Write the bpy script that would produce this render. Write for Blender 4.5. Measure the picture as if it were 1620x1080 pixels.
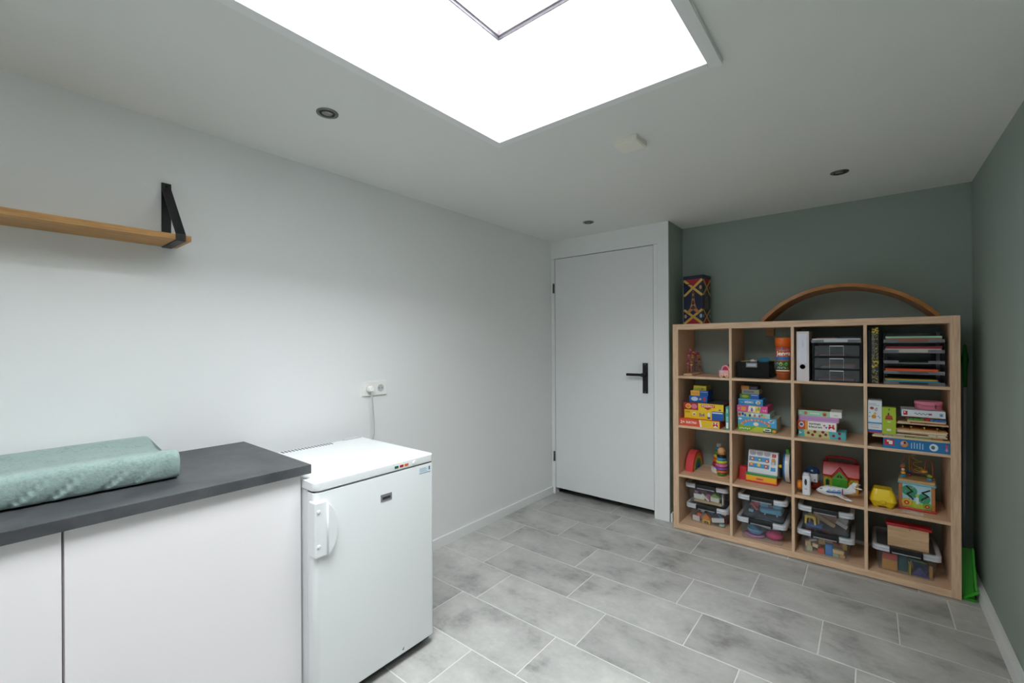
import bpy, bmesh, math, random
from mathutils import Vector, Matrix
random.seed(7)
PI = math.pi
for o in list(bpy.data.objects):
    bpy.data.objects.remove(o)
SC = bpy.context.scene
COL = SC.collection

# ------------------------------------------------------------------ camera, world, exposure
cam_d = bpy.data.cameras.new('camera')
cam = bpy.data.objects.new('camera', cam_d)
COL.objects.link(cam)
cam_d.sensor_width = 36.0
cam_d.lens = 698.379 / 1620 * 36
cam_d.shift_x = -(810.484 - 810) / 1620
cam_d.shift_y = (543.964 - 540) / 1620
cam_d.clip_start = 0.02
YAW, ROLL = 0.6795, -0.0052
fw = Vector((-math.sin(YAW), math.cos(YAW), 0)); rt = Vector((math.cos(YAW), math.sin(YAW), 0)); up = Vector((0, 0, 1))
r3 = rt * math.cos(ROLL) + up * math.sin(ROLL)
u3 = up * math.cos(ROLL) - rt * math.sin(ROLL)
M = Matrix((r3, u3, -fw)).transposed().to_4x4()
M.translation = Vector((2.2046, -0.108, 1.3299))
cam.matrix_world = M
SC.camera = cam

W = bpy.data.worlds.new('overcast_sky')
SC.world = W
W.use_nodes = True
W.node_tree.nodes['Background'].inputs[0].default_value = (0.965, 0.955, 1.0, 1)
W.node_tree.nodes['Background'].inputs[1].default_value = 7.4
SC.view_settings.view_transform = 'Standard'
SC.view_settings.look = 'None'
SC.view_settings.gamma = 1
SC.view_settings.use_curve_mapping = False
SC.view_settings.exposure = 1.65
SC.cycles.max_bounces = 16
SC.cycles.diffuse_bounces = 10
SC.cycles.transparent_max_bounces = 32
SC.cycles.use_denoising = True

# room dimensions
H = 2.239      # ceiling
D = 3.178      # door wall
XA = 1.0508    # alcove corner
D2 = 3.4875    # green wall
RW = 2.6627    # right wall
Y0 = -1.30     # wall behind the camera
SKX0, SKX1, SKY0, SKY1 = 0.93, 1.806, -0.30, 1.385   # skylight shaft

def portal(name, loc, rot, sx, sy):
    d = bpy.data.lights.new(name, 'AREA'); d.shape = 'RECTANGLE'; d.size = sx; d.size_y = sy
    d.cycles.is_portal = True
    o = bpy.data.objects.new(name, d); COL.objects.link(o); o.location = loc; o.rotation_euler = rot
portal('roof_window_portal_offscreen', ((SKX0 + SKX1) / 2, (SKY0 + SKY1) / 2, 2.76), (0, 0, 0), SKX1 - SKX0, SKY1 - SKY0)

# ------------------------------------------------------------------ helpers
def lin(c):
    return c / 12.92 if c <= 0.04045 else ((c + 0.055) / 1.055) ** 2.4
def hx(h, a=1.0):
    h = h.lstrip('#')
    return tuple(lin(int(h[i:i + 2], 16) / 255) for i in (0, 2, 4)) + (a,)

MATS = {}
def newmat(name):
    m = bpy.data.materials.new(name); m.use_nodes = True
    MATS[name] = m
    return m, m.node_tree, m.node_tree.nodes['Principled BSDF']

def noise_bump(nt, bsdf, scale, strength, dist=0.002, stretch=(1, 1, 1), detail=4):
    tc = nt.nodes.new('ShaderNodeTexCoord'); mp = nt.nodes.new('ShaderNodeMapping')
    mp.inputs['Scale'].default_value = stretch
    nz = nt.nodes.new('ShaderNodeTexNoise'); nz.inputs['Scale'].default_value = scale; nz.inputs['Detail'].default_value = detail
    bp = nt.nodes.new('ShaderNodeBump'); bp.inputs['Strength'].default_value = strength; bp.inputs['Distance'].default_value = dist
    nt.links.new(tc.outputs['Object'], mp.inputs[0]); nt.links.new(mp.outputs[0], nz.inputs['Vector'])
    nt.links.new(nz.outputs['Fac'], bp.inputs['Height']); nt.links.new(bp.outputs[0], bsdf.inputs['Normal'])
    return nz, mp

def plain(name, hexcol, rough=0.5, metal=0.0, bump=None, var=0.0, vscale=3.0, spec=0.5):
    m, nt, b = newmat(name)
    c = hx(hexcol)
    b.inputs['Base Color'].default_value = c
    b.inputs['Roughness'].default_value = rough
    b.inputs['Metallic'].default_value = metal
    b.inputs['Specular IOR Level'].default_value = spec
    if bump:
        noise_bump(nt, b, *bump)
    if var:
        tc = nt.nodes.new('ShaderNodeTexCoord')
        nz = nt.nodes.new('ShaderNodeTexNoise'); nz.inputs['Scale'].default_value = vscale; nz.inputs['Detail'].default_value = 6
        rp = nt.nodes.new('ShaderNodeValToRGB')
        rp.color_ramp.elements[0].position = 0.3; rp.color_ramp.elements[1].position = 0.7
        rp.color_ramp.elements[0].color = tuple(x * (1 - var) for x in c[:3]) + (1,)
        rp.color_ramp.elements[1].color = tuple(min(1, x * (1 + var)) for x in c[:3]) + (1,)
        nt.links.new(tc.outputs['Object'], nz.inputs['Vector']); nt.links.new(nz.outputs['Fac'], rp.inputs[0])
        nt.links.new(rp.outputs[0], b.inputs['Base Color'])
    return m

def attr_mat(name, rough, spec=0.5, bump=None):
    """pigment comes from the mesh colour attribute: printed card, painted wood, coloured plastic"""
    m, nt, b = newmat(name)
    at = nt.nodes.new('ShaderNodeAttribute'); at.attribute_name = 'Col'
    nt.links.new(at.outputs['Color'], b.inputs['Base Color'])
    b.inputs['Roughness'].default_value = rough
    b.inputs['Specular IOR Level'].default_value = spec
    if bump: noise_bump(nt, b, *bump)
    return m

def wood(name, c1, c2, axis, rough=0.5, scale=9.0, ring=14.0):
    m, nt, b = newmat(name)
    tc = nt.nodes.new('ShaderNodeTexCoord'); mp = nt.nodes.new('ShaderNodeMapping')
    s = [ring, ring, ring]; s['xyz'.index(axis)] = 0.9
    mp.inputs['Scale'].default_value = s
    oi = nt.nodes.new('ShaderNodeObjectInfo')
    vm = nt.nodes.new('ShaderNodeVectorMath'); vm.operation = 'ADD'
    mm = nt.nodes.new('ShaderNodeMath'); mm.operation = 'MULTIPLY'; mm.inputs[1].default_value = 30
    nz = nt.nodes.new('ShaderNodeTexNoise'); nz.inputs['Scale'].default_value = scale; nz.inputs['Detail'].default_value = 8; nz.inputs['Roughness'].default_value = 0.65
    rp = nt.nodes.new('ShaderNodeValToRGB')
    rp.color_ramp.elements[0].position = 0.32; rp.color_ramp.elements[0].color = hx(c1)
    rp.color_ramp.elements[1].position = 0.68; rp.color_ramp.elements[1].color = hx(c2)
    bp = nt.nodes.new('ShaderNodeBump'); bp.inputs['Strength'].default_value = 0.12; bp.inputs['Distance'].default_value = 0.001
    nt.links.new(oi.outputs['Random'], mm.inputs[0])
    nt.links.new(tc.outputs['Object'], vm.inputs[0]); nt.links.new(mm.outputs[0], vm.inputs[1])
    nt.links.new(vm.outputs[0], mp.inputs[0]); nt.links.new(mp.outputs[0], nz.inputs['Vector'])
    nt.links.new(nz.outputs['Fac'], rp.inputs[0]); nt.links.new(rp.outputs[0], b.inputs['Base Color'])
    nt.links.new(nz.outputs['Fac'], bp.inputs['Height']); nt.links.new(bp.outputs[0], b.inputs['Normal'])
    b.inputs['Roughness'].default_value = rough
    return m

def thin_clear(name, tint, gloss_rough=0.08, haze=0.0, hazecol='#c8ccd0'):
    """thin clear sheet: transmits with a tint, mirrors by Fresnel, optional milky share"""
    m = bpy.data.materials.new(name); m.use_nodes = True; MATS[name] = m
    nt = m.node_tree; nt.nodes.clear()
    out = nt.nodes.new('ShaderNodeOutputMaterial')
    tr = nt.nodes.new('ShaderNodeBsdfTransparent'); tr.inputs[0].default_value = hx(tint)
    gl = nt.nodes.new('ShaderNodeBsdfGlossy'); gl.inputs['Roughness'].default_value = gloss_rough
    df = nt.nodes.new('ShaderNodeBsdfDiffuse'); df.inputs[0].default_value = hx(hazecol)
    lw = nt.nodes.new('ShaderNodeLayerWeight'); lw.inputs[0].default_value = 0.5
    pw = nt.nodes.new('ShaderNodeMath'); pw.operation = 'POWER'; pw.inputs[1].default_value = 5.0
    fr = nt.nodes.new('ShaderNodeMapRange'); fr.inputs[3].default_value = 0.04; fr.inputs[4].default_value = 0.9
    nt.links.new(lw.outputs['Facing'], pw.inputs[0]); nt.links.new(pw.outputs[0], fr.inputs[0])
    m1 = nt.nodes.new('ShaderNodeMixShader'); m1.inputs[0].default_value = haze
    m2 = nt.nodes.new('ShaderNodeMixShader')
    nt.links.new(tr.outputs[0], m1.inputs[1]); nt.links.new(df.outputs[0], m1.inputs[2])
    nt.links.new(fr.outputs[0], m2.inputs[0]); nt.links.new(m1.outputs[0], m2.inputs[1]); nt.links.new(gl.outputs[0], m2.inputs[2])
    nt.links.new(m2.outputs[0], out.inputs[0])
    return m

class B:
    """collects shapes into one bmesh with a colour attribute"""
    def __init__(self, col='#ffffff'):
        self.bm = bmesh.new()
        self.lay = self.bm.loops.layers.float_color.new('Col')
        self.col = col
    def _paint(self, faces, col, smooth=False):
        c = hx(col or self.col)
        for f in faces:
            f.smooth = smooth
            for l in f.loops: l[self.lay] = c
    def box(self, x0, x1, y0, y1, z0, z1, bev=0.0, col=None, seg=2, mat=None):
        vs = [self.bm.verts.new((x, y, z)) for z in (z0, z1) for y in (y0, y1) for x in (x0, x1)]
        F = [(0, 2, 3, 1), (4, 5, 7, 6), (0, 1, 5, 4), (2, 6, 7, 3), (0, 4, 6, 2), (1, 3, 7, 5)]
        fs = [self.bm.faces.new([vs[i] for i in f]) for f in F]
        if bev:
            es = list({e for f in fs for e in f.edges})
            r = bmesh.ops.bevel(self.bm, geom=es, offset=bev, segments=seg, profile=0.5, affect='EDGES', clamp_overlap=True)
            fs = list({f for v in r['verts'] for f in v.link_faces} | set(f for f in fs if f.is_valid))
        vs = list({v for f in fs for v in f.verts})
        if mat is not None: bmesh.ops.transform(self.bm, matrix=mat, verts=vs)
        self._paint(fs, col, False)
        return self
    def prism(self, poly, a0, a1, axis='y', col=None, bev=0.0, smooth=False, seg=2):
        """poly of 2D points extruded along axis: x -> (y,z), y -> (x,z), z -> (x,y)"""
        def P(p, a):
            return {'x': (a, p[0], p[1]), 'y': (p[0], a, p[1]), 'z': (p[0], p[1], a)}[axis]
        A = [self.bm.verts.new(P(p, a0)) for p in poly]; Bv = [self.bm.verts.new(P(p, a1)) for p in poly]
        n = len(poly)
        caps = [self.bm.faces.new(A), self.bm.faces.new(Bv[::-1])]
        fs = [self.bm.faces.new((A[i], Bv[i], Bv[(i + 1) % n], A[(i + 1) % n])) for i in range(n)]
        self._paint(fs, col, smooth); self._paint(caps, col, False)
        if bev:
            es = list({e for f in caps for e in f.edges})
            r = bmesh.ops.bevel(self.bm, geom=es, offset=bev, segments=seg, profile=0.5, affect='EDGES', clamp_overlap=True)
            self._paint([f for f in r['faces']], col, smooth)
        bmesh.ops.recalc_face_normals(self.bm, faces=list(self.bm.faces))
        return self
    def flat(self, pts, col=None):
        f = self.bm.faces.new([self.bm.verts.new(p) for p in pts]); self._paint([f], col); return self
    def lathe(self, prof, c=(0, 0, 0), axis='z', seg=24, col=None, smooth=True, cols=None):
        """prof: list of (r, h)"""
        rings = []
        for r, h in prof:
            ring = []
            for k in range(seg):
                a = 2 * PI * k / seg
                u, v = r * math.cos(a), r * math.sin(a)
                p = {'z': (u, v, h), 'x': (h, u, v), 'y': (v, h, u)}[axis]
                ring.append(self.bm.verts.new((c[0] + p[0], c[1] + p[1], c[2] + p[2])))
            rings.append(ring)
        for i in range(len(prof) - 1):
            fs = []
            for k in range(seg):
                fs.append(self.bm.faces.new((rings[i][k], rings[i][(k + 1) % seg], rings[i + 1][(k + 1) % seg], rings[i + 1][k])))
            self._paint(fs, cols[i] if cols else col, smooth)
        for ring, last in ((rings[0], False), (rings[-1], True)):
            f = self.bm.faces.new(ring if last else ring[::-1])
            self._paint([f], (cols[-1] if last else cols[0]) if cols else col, False)
        return self
    def ball(self, c, r, col=None, sc=(1, 1, 1), seg=16):
        m = Matrix.Translation(c) @ Matrix.Diagonal((r * sc[0], r * sc[1], r * sc[2], 1))
        r_ = bmesh.ops.create_uvsphere(self.bm, u_segments=seg, v_segments=max(6, seg // 2), radius=1, matrix=m)
        self._paint({f for v in r_['verts'] for f in v.link_faces}, col, True); return self
    def tube(self, pts, r, col=None, seg=10, closed=False):
        pts = [Vector(p) for p in pts]; n = len(pts); rings = []
        ref = None
        for i, p in enumerate(pts):
            if closed: t = pts[(i + 1) % n] - pts[i - 1]
            else: t = pts[min(i + 1, n - 1)] - pts[max(i - 1, 0)]
            t.normalize()
            if ref is None:
                ref = Vector((0, 0, 1)) if abs(t.z) < 0.9 else Vector((1, 0, 0))
            a = t.cross(ref)
            if a.length < 1e-5: a = t.cross(Vector((0, 1, 0)))
            a.normalize(); b = a.cross(t).normalized(); ref = b
            rr = r[i] if isinstance(r, (list, tuple)) else r
            rings.append([self.bm.verts.new(p + a * rr * math.cos(2 * PI * k / seg) + b * rr * math.sin(2 * PI * k / seg)) for k in range(seg)])
        fs = []
        for i in range(n if closed else n - 1):
            A, C = rings[i], rings[(i + 1) % n]
            for k in range(seg):
                fs.append(self.bm.faces.new((A[k], A[(k + 1) % seg], C[(k + 1) % seg], C[k])))
        self._paint(fs, col, True)
        if not closed:
            self._paint([self.bm.faces.new(rings[0][::-1]), self.bm.faces.new(rings[-1])], col)
        return self
    def strap(self, path, w0, w1, th, col=None):
        """flat strap: path of (x,z) points, width along y from w0 to w1, thickness th"""
        P = [Vector((p[0], 0, p[1])) for p in path]; L, R = [], []
        for i, p in enumerate(P):
            d1 = (P[min(i + 1, len(P) - 1)] - P[max(i - 1, 0)]).normalized()
            n = Vector((-d1.z, 0, d1.x))
            L.append(p + n * th / 2); R.append(p - n * th / 2)
        for i in range(len(P) - 1):
            v = [self.bm.verts.new((q.x, y, q.z)) for y in (w0, w1) for q in (L[i], L[i + 1], R[i + 1], R[i])]
            fs = [self.bm.faces.new([v[j] for j in f]) for f in ((0, 1, 2, 3), (7, 6, 5, 4), (0, 4, 5, 1), (1, 5, 6, 2), (2, 6, 7, 3), (3, 7, 4, 0))]
            self._paint(fs, col)
        return self
    def text(self, s, origin, size, ux, uy, col, center=True, width=None, off=0.0, thick=0.0):
        """flat lettering on a plane: ux, uy unit vectors of the plane"""
        cu = bpy.data.curves.new('t', 'FONT'); cu.body = s; cu.size = 1.0; cu.offset = thick
        cu.resolution_u = 2
        ob = bpy.data.objects.new('t', cu); COL.objects.link(ob)
        dg = bpy.context.evaluated_depsgraph_get()
        me = ob.evaluated_get(dg).to_mesh()
        xs = [v.co.x for v in me.vertices]; ys = [v.co.y for v in me.vertices]
        x0, x1, y0, y1 = min(xs), max(xs), min(ys), max(ys)
        sy = size / (y1 - y0); sx = sy if width is None else width / (x1 - x0)
        ux, uy = Vector(ux), Vector(uy); nn = ux.cross(uy)
        O = Vector(origin) + nn * off
        cx = (x0 + x1) / 2 if center else x0
        vs = [self.bm.verts.new(O + ux * (v.co.x - cx) * sx + uy * (v.co.y - (y0 + y1) / 2) * sy) for v in me.vertices]
        fs = []
        for p in me.polygons:
            try: fs.append(self.bm.faces.new([vs[i] for i in p.vertices]))
            except ValueError: pass
        self._paint(fs, col)
        ob.evaluated_get(dg).to_mesh_clear()
        bpy.data.objects.remove(ob); bpy.data.curves.remove(cu)
        return self
    def xform(self, m):
        bmesh.ops.transform(self.bm, matrix=m, verts=list(self.bm.verts)); return self
    def build(self, name, mat, parent=None, label=None):
        me = bpy.data.meshes.new(name)
        self.bm.normal_update(); self.bm.to_mesh(me); self.bm.free()
        me.materials.append(MATS[mat] if isinstance(mat, str) else mat)
        o = bpy.data.objects.new(name, me); COL.objects.link(o)
        if parent is not None: o.parent = parent
        if label: o['label'] = label
        return o

def tag(o, label=None, cat=None, group=None, kind=None):
    if label: o['label'] = label
    if cat: o['category'] = cat
    if group: o['group'] = group
    if kind: o['kind'] = kind
    return o
def thing(name, label, cat, loc=(0, 0, 0), rz=0.0, group=None):
    o = bpy.data.objects.new(name, None); COL.objects.link(o)
    o.empty_display_size = 0.05
    o.location = loc; o.rotation_euler = (0, 0, rz)
    return tag(o, label, cat, group)
def structure(name, bld, mat, parent=None):
    o = bld.build(name, mat, parent)
    if parent is None: o['kind'] = 'structure'
    return o
def copy_tree(o, parent=None):
    c = o.copy(); COL.objects.link(c); c.parent = parent
    for ch in list(o.children): copy_tree(ch, c)
    return c

# ------------------------------------------------------------------ materials
plain('white_wall', '#eceded', 0.75, bump=(260.0, 0.10, 0.001, (1, 1, 0.25)))
plain('ceiling_paint', '#e6e6e3', 0.85, bump=(120.0, 0.05, 0.001))
plain('green_wall', '#97a49d', 0.8, bump=(240.0, 0.14, 0.001, (1, 1, 0.15)), var=0.03, vscale=1.5)
plain('white_trim', '#eceded', 0.4)
plain('shaft_white', '#e6e7e8', 0.45)
plain('frame_white', '#e6e6e5', 0.35)
plain('frame_dark', '#6a6468', 0.4)
plain('gasket', '#47444a', 0.5)
plain('door_white', '#e6e7e8', 0.4, bump=(90.0, 0.03, 0.001, (1, 1, 0.05)))
plain('black_metal', '#141517', 0.42, spec=0.4)
plain('steel', '#83817c', 0.35, metal=1.0)
plain('hinge_metal', '#55524e', 0.4, metal=0.8)
plain('grout', '#dad9d5', 0.9)
plain('roof_felt', '#4b4b4d', 0.9)
plain('paving', '#8f8d88', 0.9)
plain('mortar', '#837d76', 0.95)
plain('hall_wall', '#b7b8b6', 0.8)
plain('cabinet_white', '#f0ecee', 0.45)
plain('cabinet_gap', '#8d8b8d', 0.7)
plain('appliance', '#edf0f1', 0.28)
plain('appliance_side', '#dde1e2', 0.45, bump=(500.0, 0.08, 0.0006))
plain('plug_white', '#f1f0ec', 0.35)
plain('dark_slot', '#2b2d30', 0.7)
plain('badge', '#9b9da0', 0.35, metal=0.5)
plain('detector', '#efece0', 0.4)
plain('lamp_glass', '#8d8d88', 0.2, metal=0.6)
plain('black_plastic', '#0a0b0c', 0.55, spec=0.25)
plain('grey_lid', '#c3c6ca', 0.35)
plain('foot_black', '#101012', 0.6)
attr_mat('card', 0.55)
attr_mat('milky', 0.35)
attr_mat('toy', 0.3)
attr_mat('matte', 0.75)
wood('oak_v', '#cba687', '#ebc9a7', 'z')
wood('oak_h', '#cba687', '#ebc9a7', 'x')

wood('shelf_oak', '#9a6c37', '#c59352', 'y', rough=0.45)
wood('board_beech', '#9c6534', '#bd8248', 'x', rough=0.35, ring=5)
wood('ply', '#cba57d', '#e2c19b', 'x', rough=0.5, ring=7)
thin_clear('window_glass', '#f7faf9', 0.0)
thin_clear('clear_bin', '#fafbfc', 0.15, haze=0.07)
thin_clear('smoke_drawer', '#d9dbe0', 0.2, haze=0.05)
thin_clear('clear_tray', '#d2d4da', 0.15, haze=0.05)
thin_clear('tray_lip', '#c4c6cc', 0.2, haze=0.45, hazecol='#a7a9b0')
thin_clear('bin_lid', '#f2f3f5', 0.2, haze=0.06)

def worktop_mat():
    m, nt, b = newmat('slate')
    tc = nt.nodes.new('ShaderNodeTexCoord')
    n1 = nt.nodes.new('ShaderNodeTexNoise'); n1.inputs['Scale'].default_value = 5; n1.inputs['Detail'].default_value = 10; n1.inputs['Roughness'].default_value = 0.7
    n1.inputs['Distortion'].default_value = 0.6
    rp = nt.nodes.new('ShaderNodeValToRGB')
    rp.color_ramp.elements[0].position = 0.35; rp.color_ramp.elements[0].color = hx('#3a3c3f')
    rp.color_ramp.elements[1].position = 0.72; rp.color_ramp.elements[1].color = hx('#5a5c5e')
    nt.links.new(tc.outputs['Object'], n1.inputs['Vector']); nt.links.new(n1.outputs['Fac'], rp.inputs[0]); nt.links.new(rp.outputs[0], b.inputs['Base Color'])
    b.inputs['Roughness'].default_value = 0.5
    bp = nt.nodes.new('ShaderNodeBump'); bp.inputs['Strength'].default_value = 0.15; bp.inputs['Distance'].default_value = 0.001
    n2 = nt.nodes.new('ShaderNodeTexNoise'); n2.inputs['Scale'].default_value = 160
    nt.links.new(tc.outputs['Object'], n2.inputs['Vector']); nt.links.new(n2.outputs['Fac'], bp.inputs['Height']); nt.links.new(bp.outputs[0], b.inputs['Normal'])
worktop_mat()

def tile_mat():
    m, nt, b = newmat('tile')
    N = nt.nodes.new
    tc = N('ShaderNodeTexCoord'); oi = N('ShaderNodeObjectInfo')
    cm = N('ShaderNodeCombineXYZ'); mu = N('ShaderNodeMath'); mu.operation = 'MULTIPLY'; mu.inputs[1].default_value = 57.0
    mu2 = N('ShaderNodeMath'); mu2.operation = 'MULTIPLY'; mu2.inputs[1].default_value = 131.0
    ad = N('ShaderNodeVectorMath'); ad.operation = 'ADD'
    nt.links.new(oi.outputs['Random'], mu.inputs[0]); nt.links.new(oi.outputs['Random'], mu2.inputs[0])
    nt.links.new(mu.outputs[0], cm.inputs[0]); nt.links.new(mu2.outputs[0], cm.inputs[1]); nt.links.new(mu.outputs[0], cm.inputs[2])
    nt.links.new(tc.outputs['Object'], ad.inputs[0]); nt.links.new(cm.outputs[0], ad.inputs[1])
    mp = N('ShaderNodeMapping'); mp.inputs['Scale'].default_value = (1.0, 1.35, 1.0)
    nt.links.new(ad.outputs[0], mp.inputs[0])
    n1 = N('ShaderNodeTexNoise'); n1.inputs['Scale'].default_value = 4.2; n1.inputs['Detail'].default_value = 12; n1.inputs['Roughness'].default_value = 0.66; n1.inputs['Distortion'].default_value = 0.15
    nt.links.new(mp.outputs[0], n1.inputs['Vector'])
    rp = N('ShaderNodeValToRGB')
    e = rp.color_ramp.elements
    e[0].position = 0.26; e[0].color = hx('#7b7a77')
    e[1].position = 0.76; e[1].color = hx('#cbcac6')
    k = rp.color_ramp.elements.new(0.46); k.color = hx('#b1b0ad')
    nt.links.new(n1.outputs['Fac'], rp.inputs[0])
    n2 = N('ShaderNodeTexNoise'); n2.inputs['Scale'].default_value = 38; n2.inputs['Detail'].default_value = 6; n2.inputs['Roughness'].default_value = 0.7
    nt.links.new(mp.outputs[0], n2.inputs['Vector'])
    mr = N('ShaderNodeMapRange'); mr.inputs[1].default_value = 0.3; mr.inputs[2].default_value = 0.7; mr.inputs[3].default_value = 0.93; mr.inputs[4].default_value = 1.05
    nt.links.new(n2.outputs['Fac'], mr.inputs[0])
    rr = N('ShaderNodeMapRange'); rr.inputs[3].default_value = 0.88; rr.inputs[4].default_value = 1.08
    nt.links.new(oi.outputs['Random'], rr.inputs[0])
    m3 = N('ShaderNodeMath'); m3.operation = 'MULTIPLY'
    nt.links.new(mr.outputs[0], m3.inputs[0]); nt.links.new(rr.outputs[0], m3.inputs[1])
    sc = N('ShaderNodeVectorMath'); sc.operation = 'SCALE'
    nt.links.new(rp.outputs[0], sc.inputs[0]); nt.links.new(m3.outputs[0], sc.inputs['Scale'])
    nt.links.new(sc.outputs[0], b.inputs['Base Color'])
    b.inputs['Roughness'].default_value = 0.42
    bp = N('ShaderNodeBump'); bp.inputs['Strength'].default_value = 0.08; bp.inputs['Distance'].default_value = 0.002
    nt.links.new(n2.outputs['Fac'], bp.inputs['Height']); nt.links.new(bp.outputs[0], b.inputs['Normal'])
tile_mat()

def brick_mat():
    m, nt, b = newmat('brick_buff')
    N = nt.nodes.new
    oi = N('ShaderNodeObjectInfo'); rp = N('ShaderNodeValToRGB')
    rp.color_ramp.elements[0].color = hx('#857c73'); rp.color_ramp.elements[1].color = hx('#a39a91')
    tc = N('ShaderNodeTexCoord'); n1 = N('ShaderNodeTexNoise'); n1.inputs['Scale'].default_value = 30; n1.inputs['Detail'].default_value = 5
    mr = N('ShaderNodeMapRange'); mr.inputs[3].default_value = 0.8; mr.inputs[4].default_value = 1.15
    sc = N('ShaderNodeVectorMath'); sc.operation = 'SCALE'
    nt.links.new(oi.outputs['Random'], rp.inputs[0]); nt.links.new(tc.outputs['Object'], n1.inputs['Vector'])
    nt.links.new(n1.outputs['Fac'], mr.inputs[0]); nt.links.new(rp.outputs[0], sc.inputs[0]); nt.links.new(mr.outputs[0], sc.inputs['Scale'])
    nt.links.new(sc.outputs[0], b.inputs['Base Color']); b.inputs['Roughness'].default_value = 0.95
brick_mat()

def terry_mat():
    m, nt, b = newmat('terry')
    N = nt.nodes.new
    tc = N('ShaderNodeTexCoord'); n1 = N('ShaderNodeTexNoise'); n1.inputs['Scale'].default_value = 140; n1.inputs['Detail'].default_value = 5
    n2 = N('ShaderNodeTexNoise'); n2.inputs['Scale'].default_value = 30; n2.inputs['Detail'].default_value = 8
    mx = N('ShaderNodeMath'); mx.operation = 'ADD'
    rp = N('ShaderNodeValToRGB')
    rp.color_ramp.elements[0].position = 0.7; rp.color_ramp.elements[0].color = hx('#80958f')
    rp.color_ramp.elements[1].position = 1.0; rp.color_ramp.elements[1].color = hx('#90a5a0')
    nt.links.new(tc.outputs['Object'], n1.inputs['Vector']); nt.links.new(tc.outputs['Object'], n2.inputs['Vector'])
    nt.links.new(n1.outputs['Fac'], mx.inputs[0]); nt.links.new(n2.outputs['Fac'], mx.inputs[1])
    nt.links.new(mx.outputs[0], rp.inputs[0]); nt.links.new(rp.outputs[0], b.inputs['Base Color'])
    b.inputs['Roughness'].default_value = 0.95
    b.inputs['Sheen Weight'].default_value = 0.25
    bp = N('ShaderNodeBump'); bp.inputs['Strength'].default_value = 0.5; bp.inputs['Distance'].default_value = 0.003
    nt.links.new(n1.outputs['Fac'], bp.inputs['Height']); nt.links.new(bp.outputs[0], b.inputs['Normal'])
terry_mat()

# ------------------------------------------------------------------ the room
T = 0.12
structure('wall_left', B().box(-T, 0, Y0 - T, D + T, -0.02, 2.5), 'white_wall')
structure('wall_right', B().box(RW, RW + T, Y0 - T, D2 + T, -0.02, 2.5), 'green_wall')
structure('wall_front', B().box(0, RW, Y0 - T, Y0, -0.02, 2.5), 'white_wall')
structure('ground', B().box(RW + T, RW + 14, -16, 14, -0.3, -0.1).box(-8, RW + T, -16, Y0 - T, -0.3, -0.1), 'paving')
structure('wall_alcove', B().box(XA, RW, D2, D2 + T, -0.02, 2.5), 'green_wall')
# door wall: opening for the door, white; the return of the alcove is painted green
DX0, DX1, DZ0, DZ1 = 0.0395, 0.9277, 0.058, 2.076
b = B()
b.box(0, XA - 0.006, D, D + T, DZ1 + 0.006, 2.5)
b.box(DX1 + 0.034, XA - 0.006, D, D + T, -0.02, DZ1 + 0.006)
structure('wall_back', b, 'white_wall')
structure('wall_return', B().box(XA - 0.006, XA, D + 0.0005, D2, -0.02, 2.5), 'green_wall')
b = B()
b.box(-T, XA - 0.006, 4.1, 4.2, -0.02, 2.5).box(-T, 0, D + T, 4.1, -0.02, 2.5).box(XA - 0.05, XA - 0.006, D + T, 4.1, -0.02, 2.5).box(-T, XA, D + T, 4.2, 2.3, 2.5)
structure('wall_hall', b, 'hall_wall')

# ceiling with the skylight opening
b = B()
CT = 2.50
LT = 0.008
b.box(0, SKX0 - LT, Y0, D2, H, CT).box(SKX1 + LT, RW, Y0, D2, H, CT).box(SKX0 - LT, SKX1 + LT, Y0, SKY0 - LT, H, CT).box(SKX0 - LT, SKX1 + LT, SKY1 + LT, D2, H, CT)
structure('ceiling', b, 'ceiling_paint')
b = B()
for x0, x1, y0, y1 in ((-0.4, SKX0 - 0.06, Y0 - .2, 4.3), (SKX1 + 0.06, RW + .2, Y0 - .2, 4.3), (SKX0 - 0.06, SKX1 + 0.06, Y0 - .2, SKY0 - 0.06), (SKX0 - 0.06, SKX1 + 0.06, SKY1 + 0.06, 4.3)):
    b.box(x0, x1, y0, y1, CT, 2.60)
structure('roof', b, 'roof_felt')

# skylight: lined shaft, ceiling trim, white curb, dark sash, glass
b = B()
SH = 2.540
lt = 0.008
for x0, x1, y0, y1 in ((SKX0 - lt, SKX0, SKY0 - lt, SKY1 + lt), (SKX1, SKX1 + lt, SKY0 - lt, SKY1 + lt), (SKX0, SKX1, SKY0 - lt, SKY0), (SKX0, SKX1, SKY1, SKY1 + lt)):
    b.box(x0, x1, y0, y1, H - 0.001, SH)
structure('trim_1', b, 'shaft_white')
tw, th = 0.037, 0.016
b = B()
e = 0.0012
b.box(SKX0 - tw, SKX0 + e, SKY0 - tw, SKY1 + tw, H - th, H, 0.0015).box(SKX1 - e, SKX1 + tw, SKY0 - tw, SKY1 + tw, H - th, H, 0.0015)
b.box(SKX0 + e, SKX1 - e, SKY0 - tw, SKY0 + e, H - th, H, 0.0015).box(SKX0 + e, SKX1 - e, SKY1 - e, SKY1 + tw, H - th, H, 0.0015)
structure('trim_2', b, 'white_trim')
win = tag(bpy.data.objects.new('window_1', None), kind='structure'); COL.objects.link(win)
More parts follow.
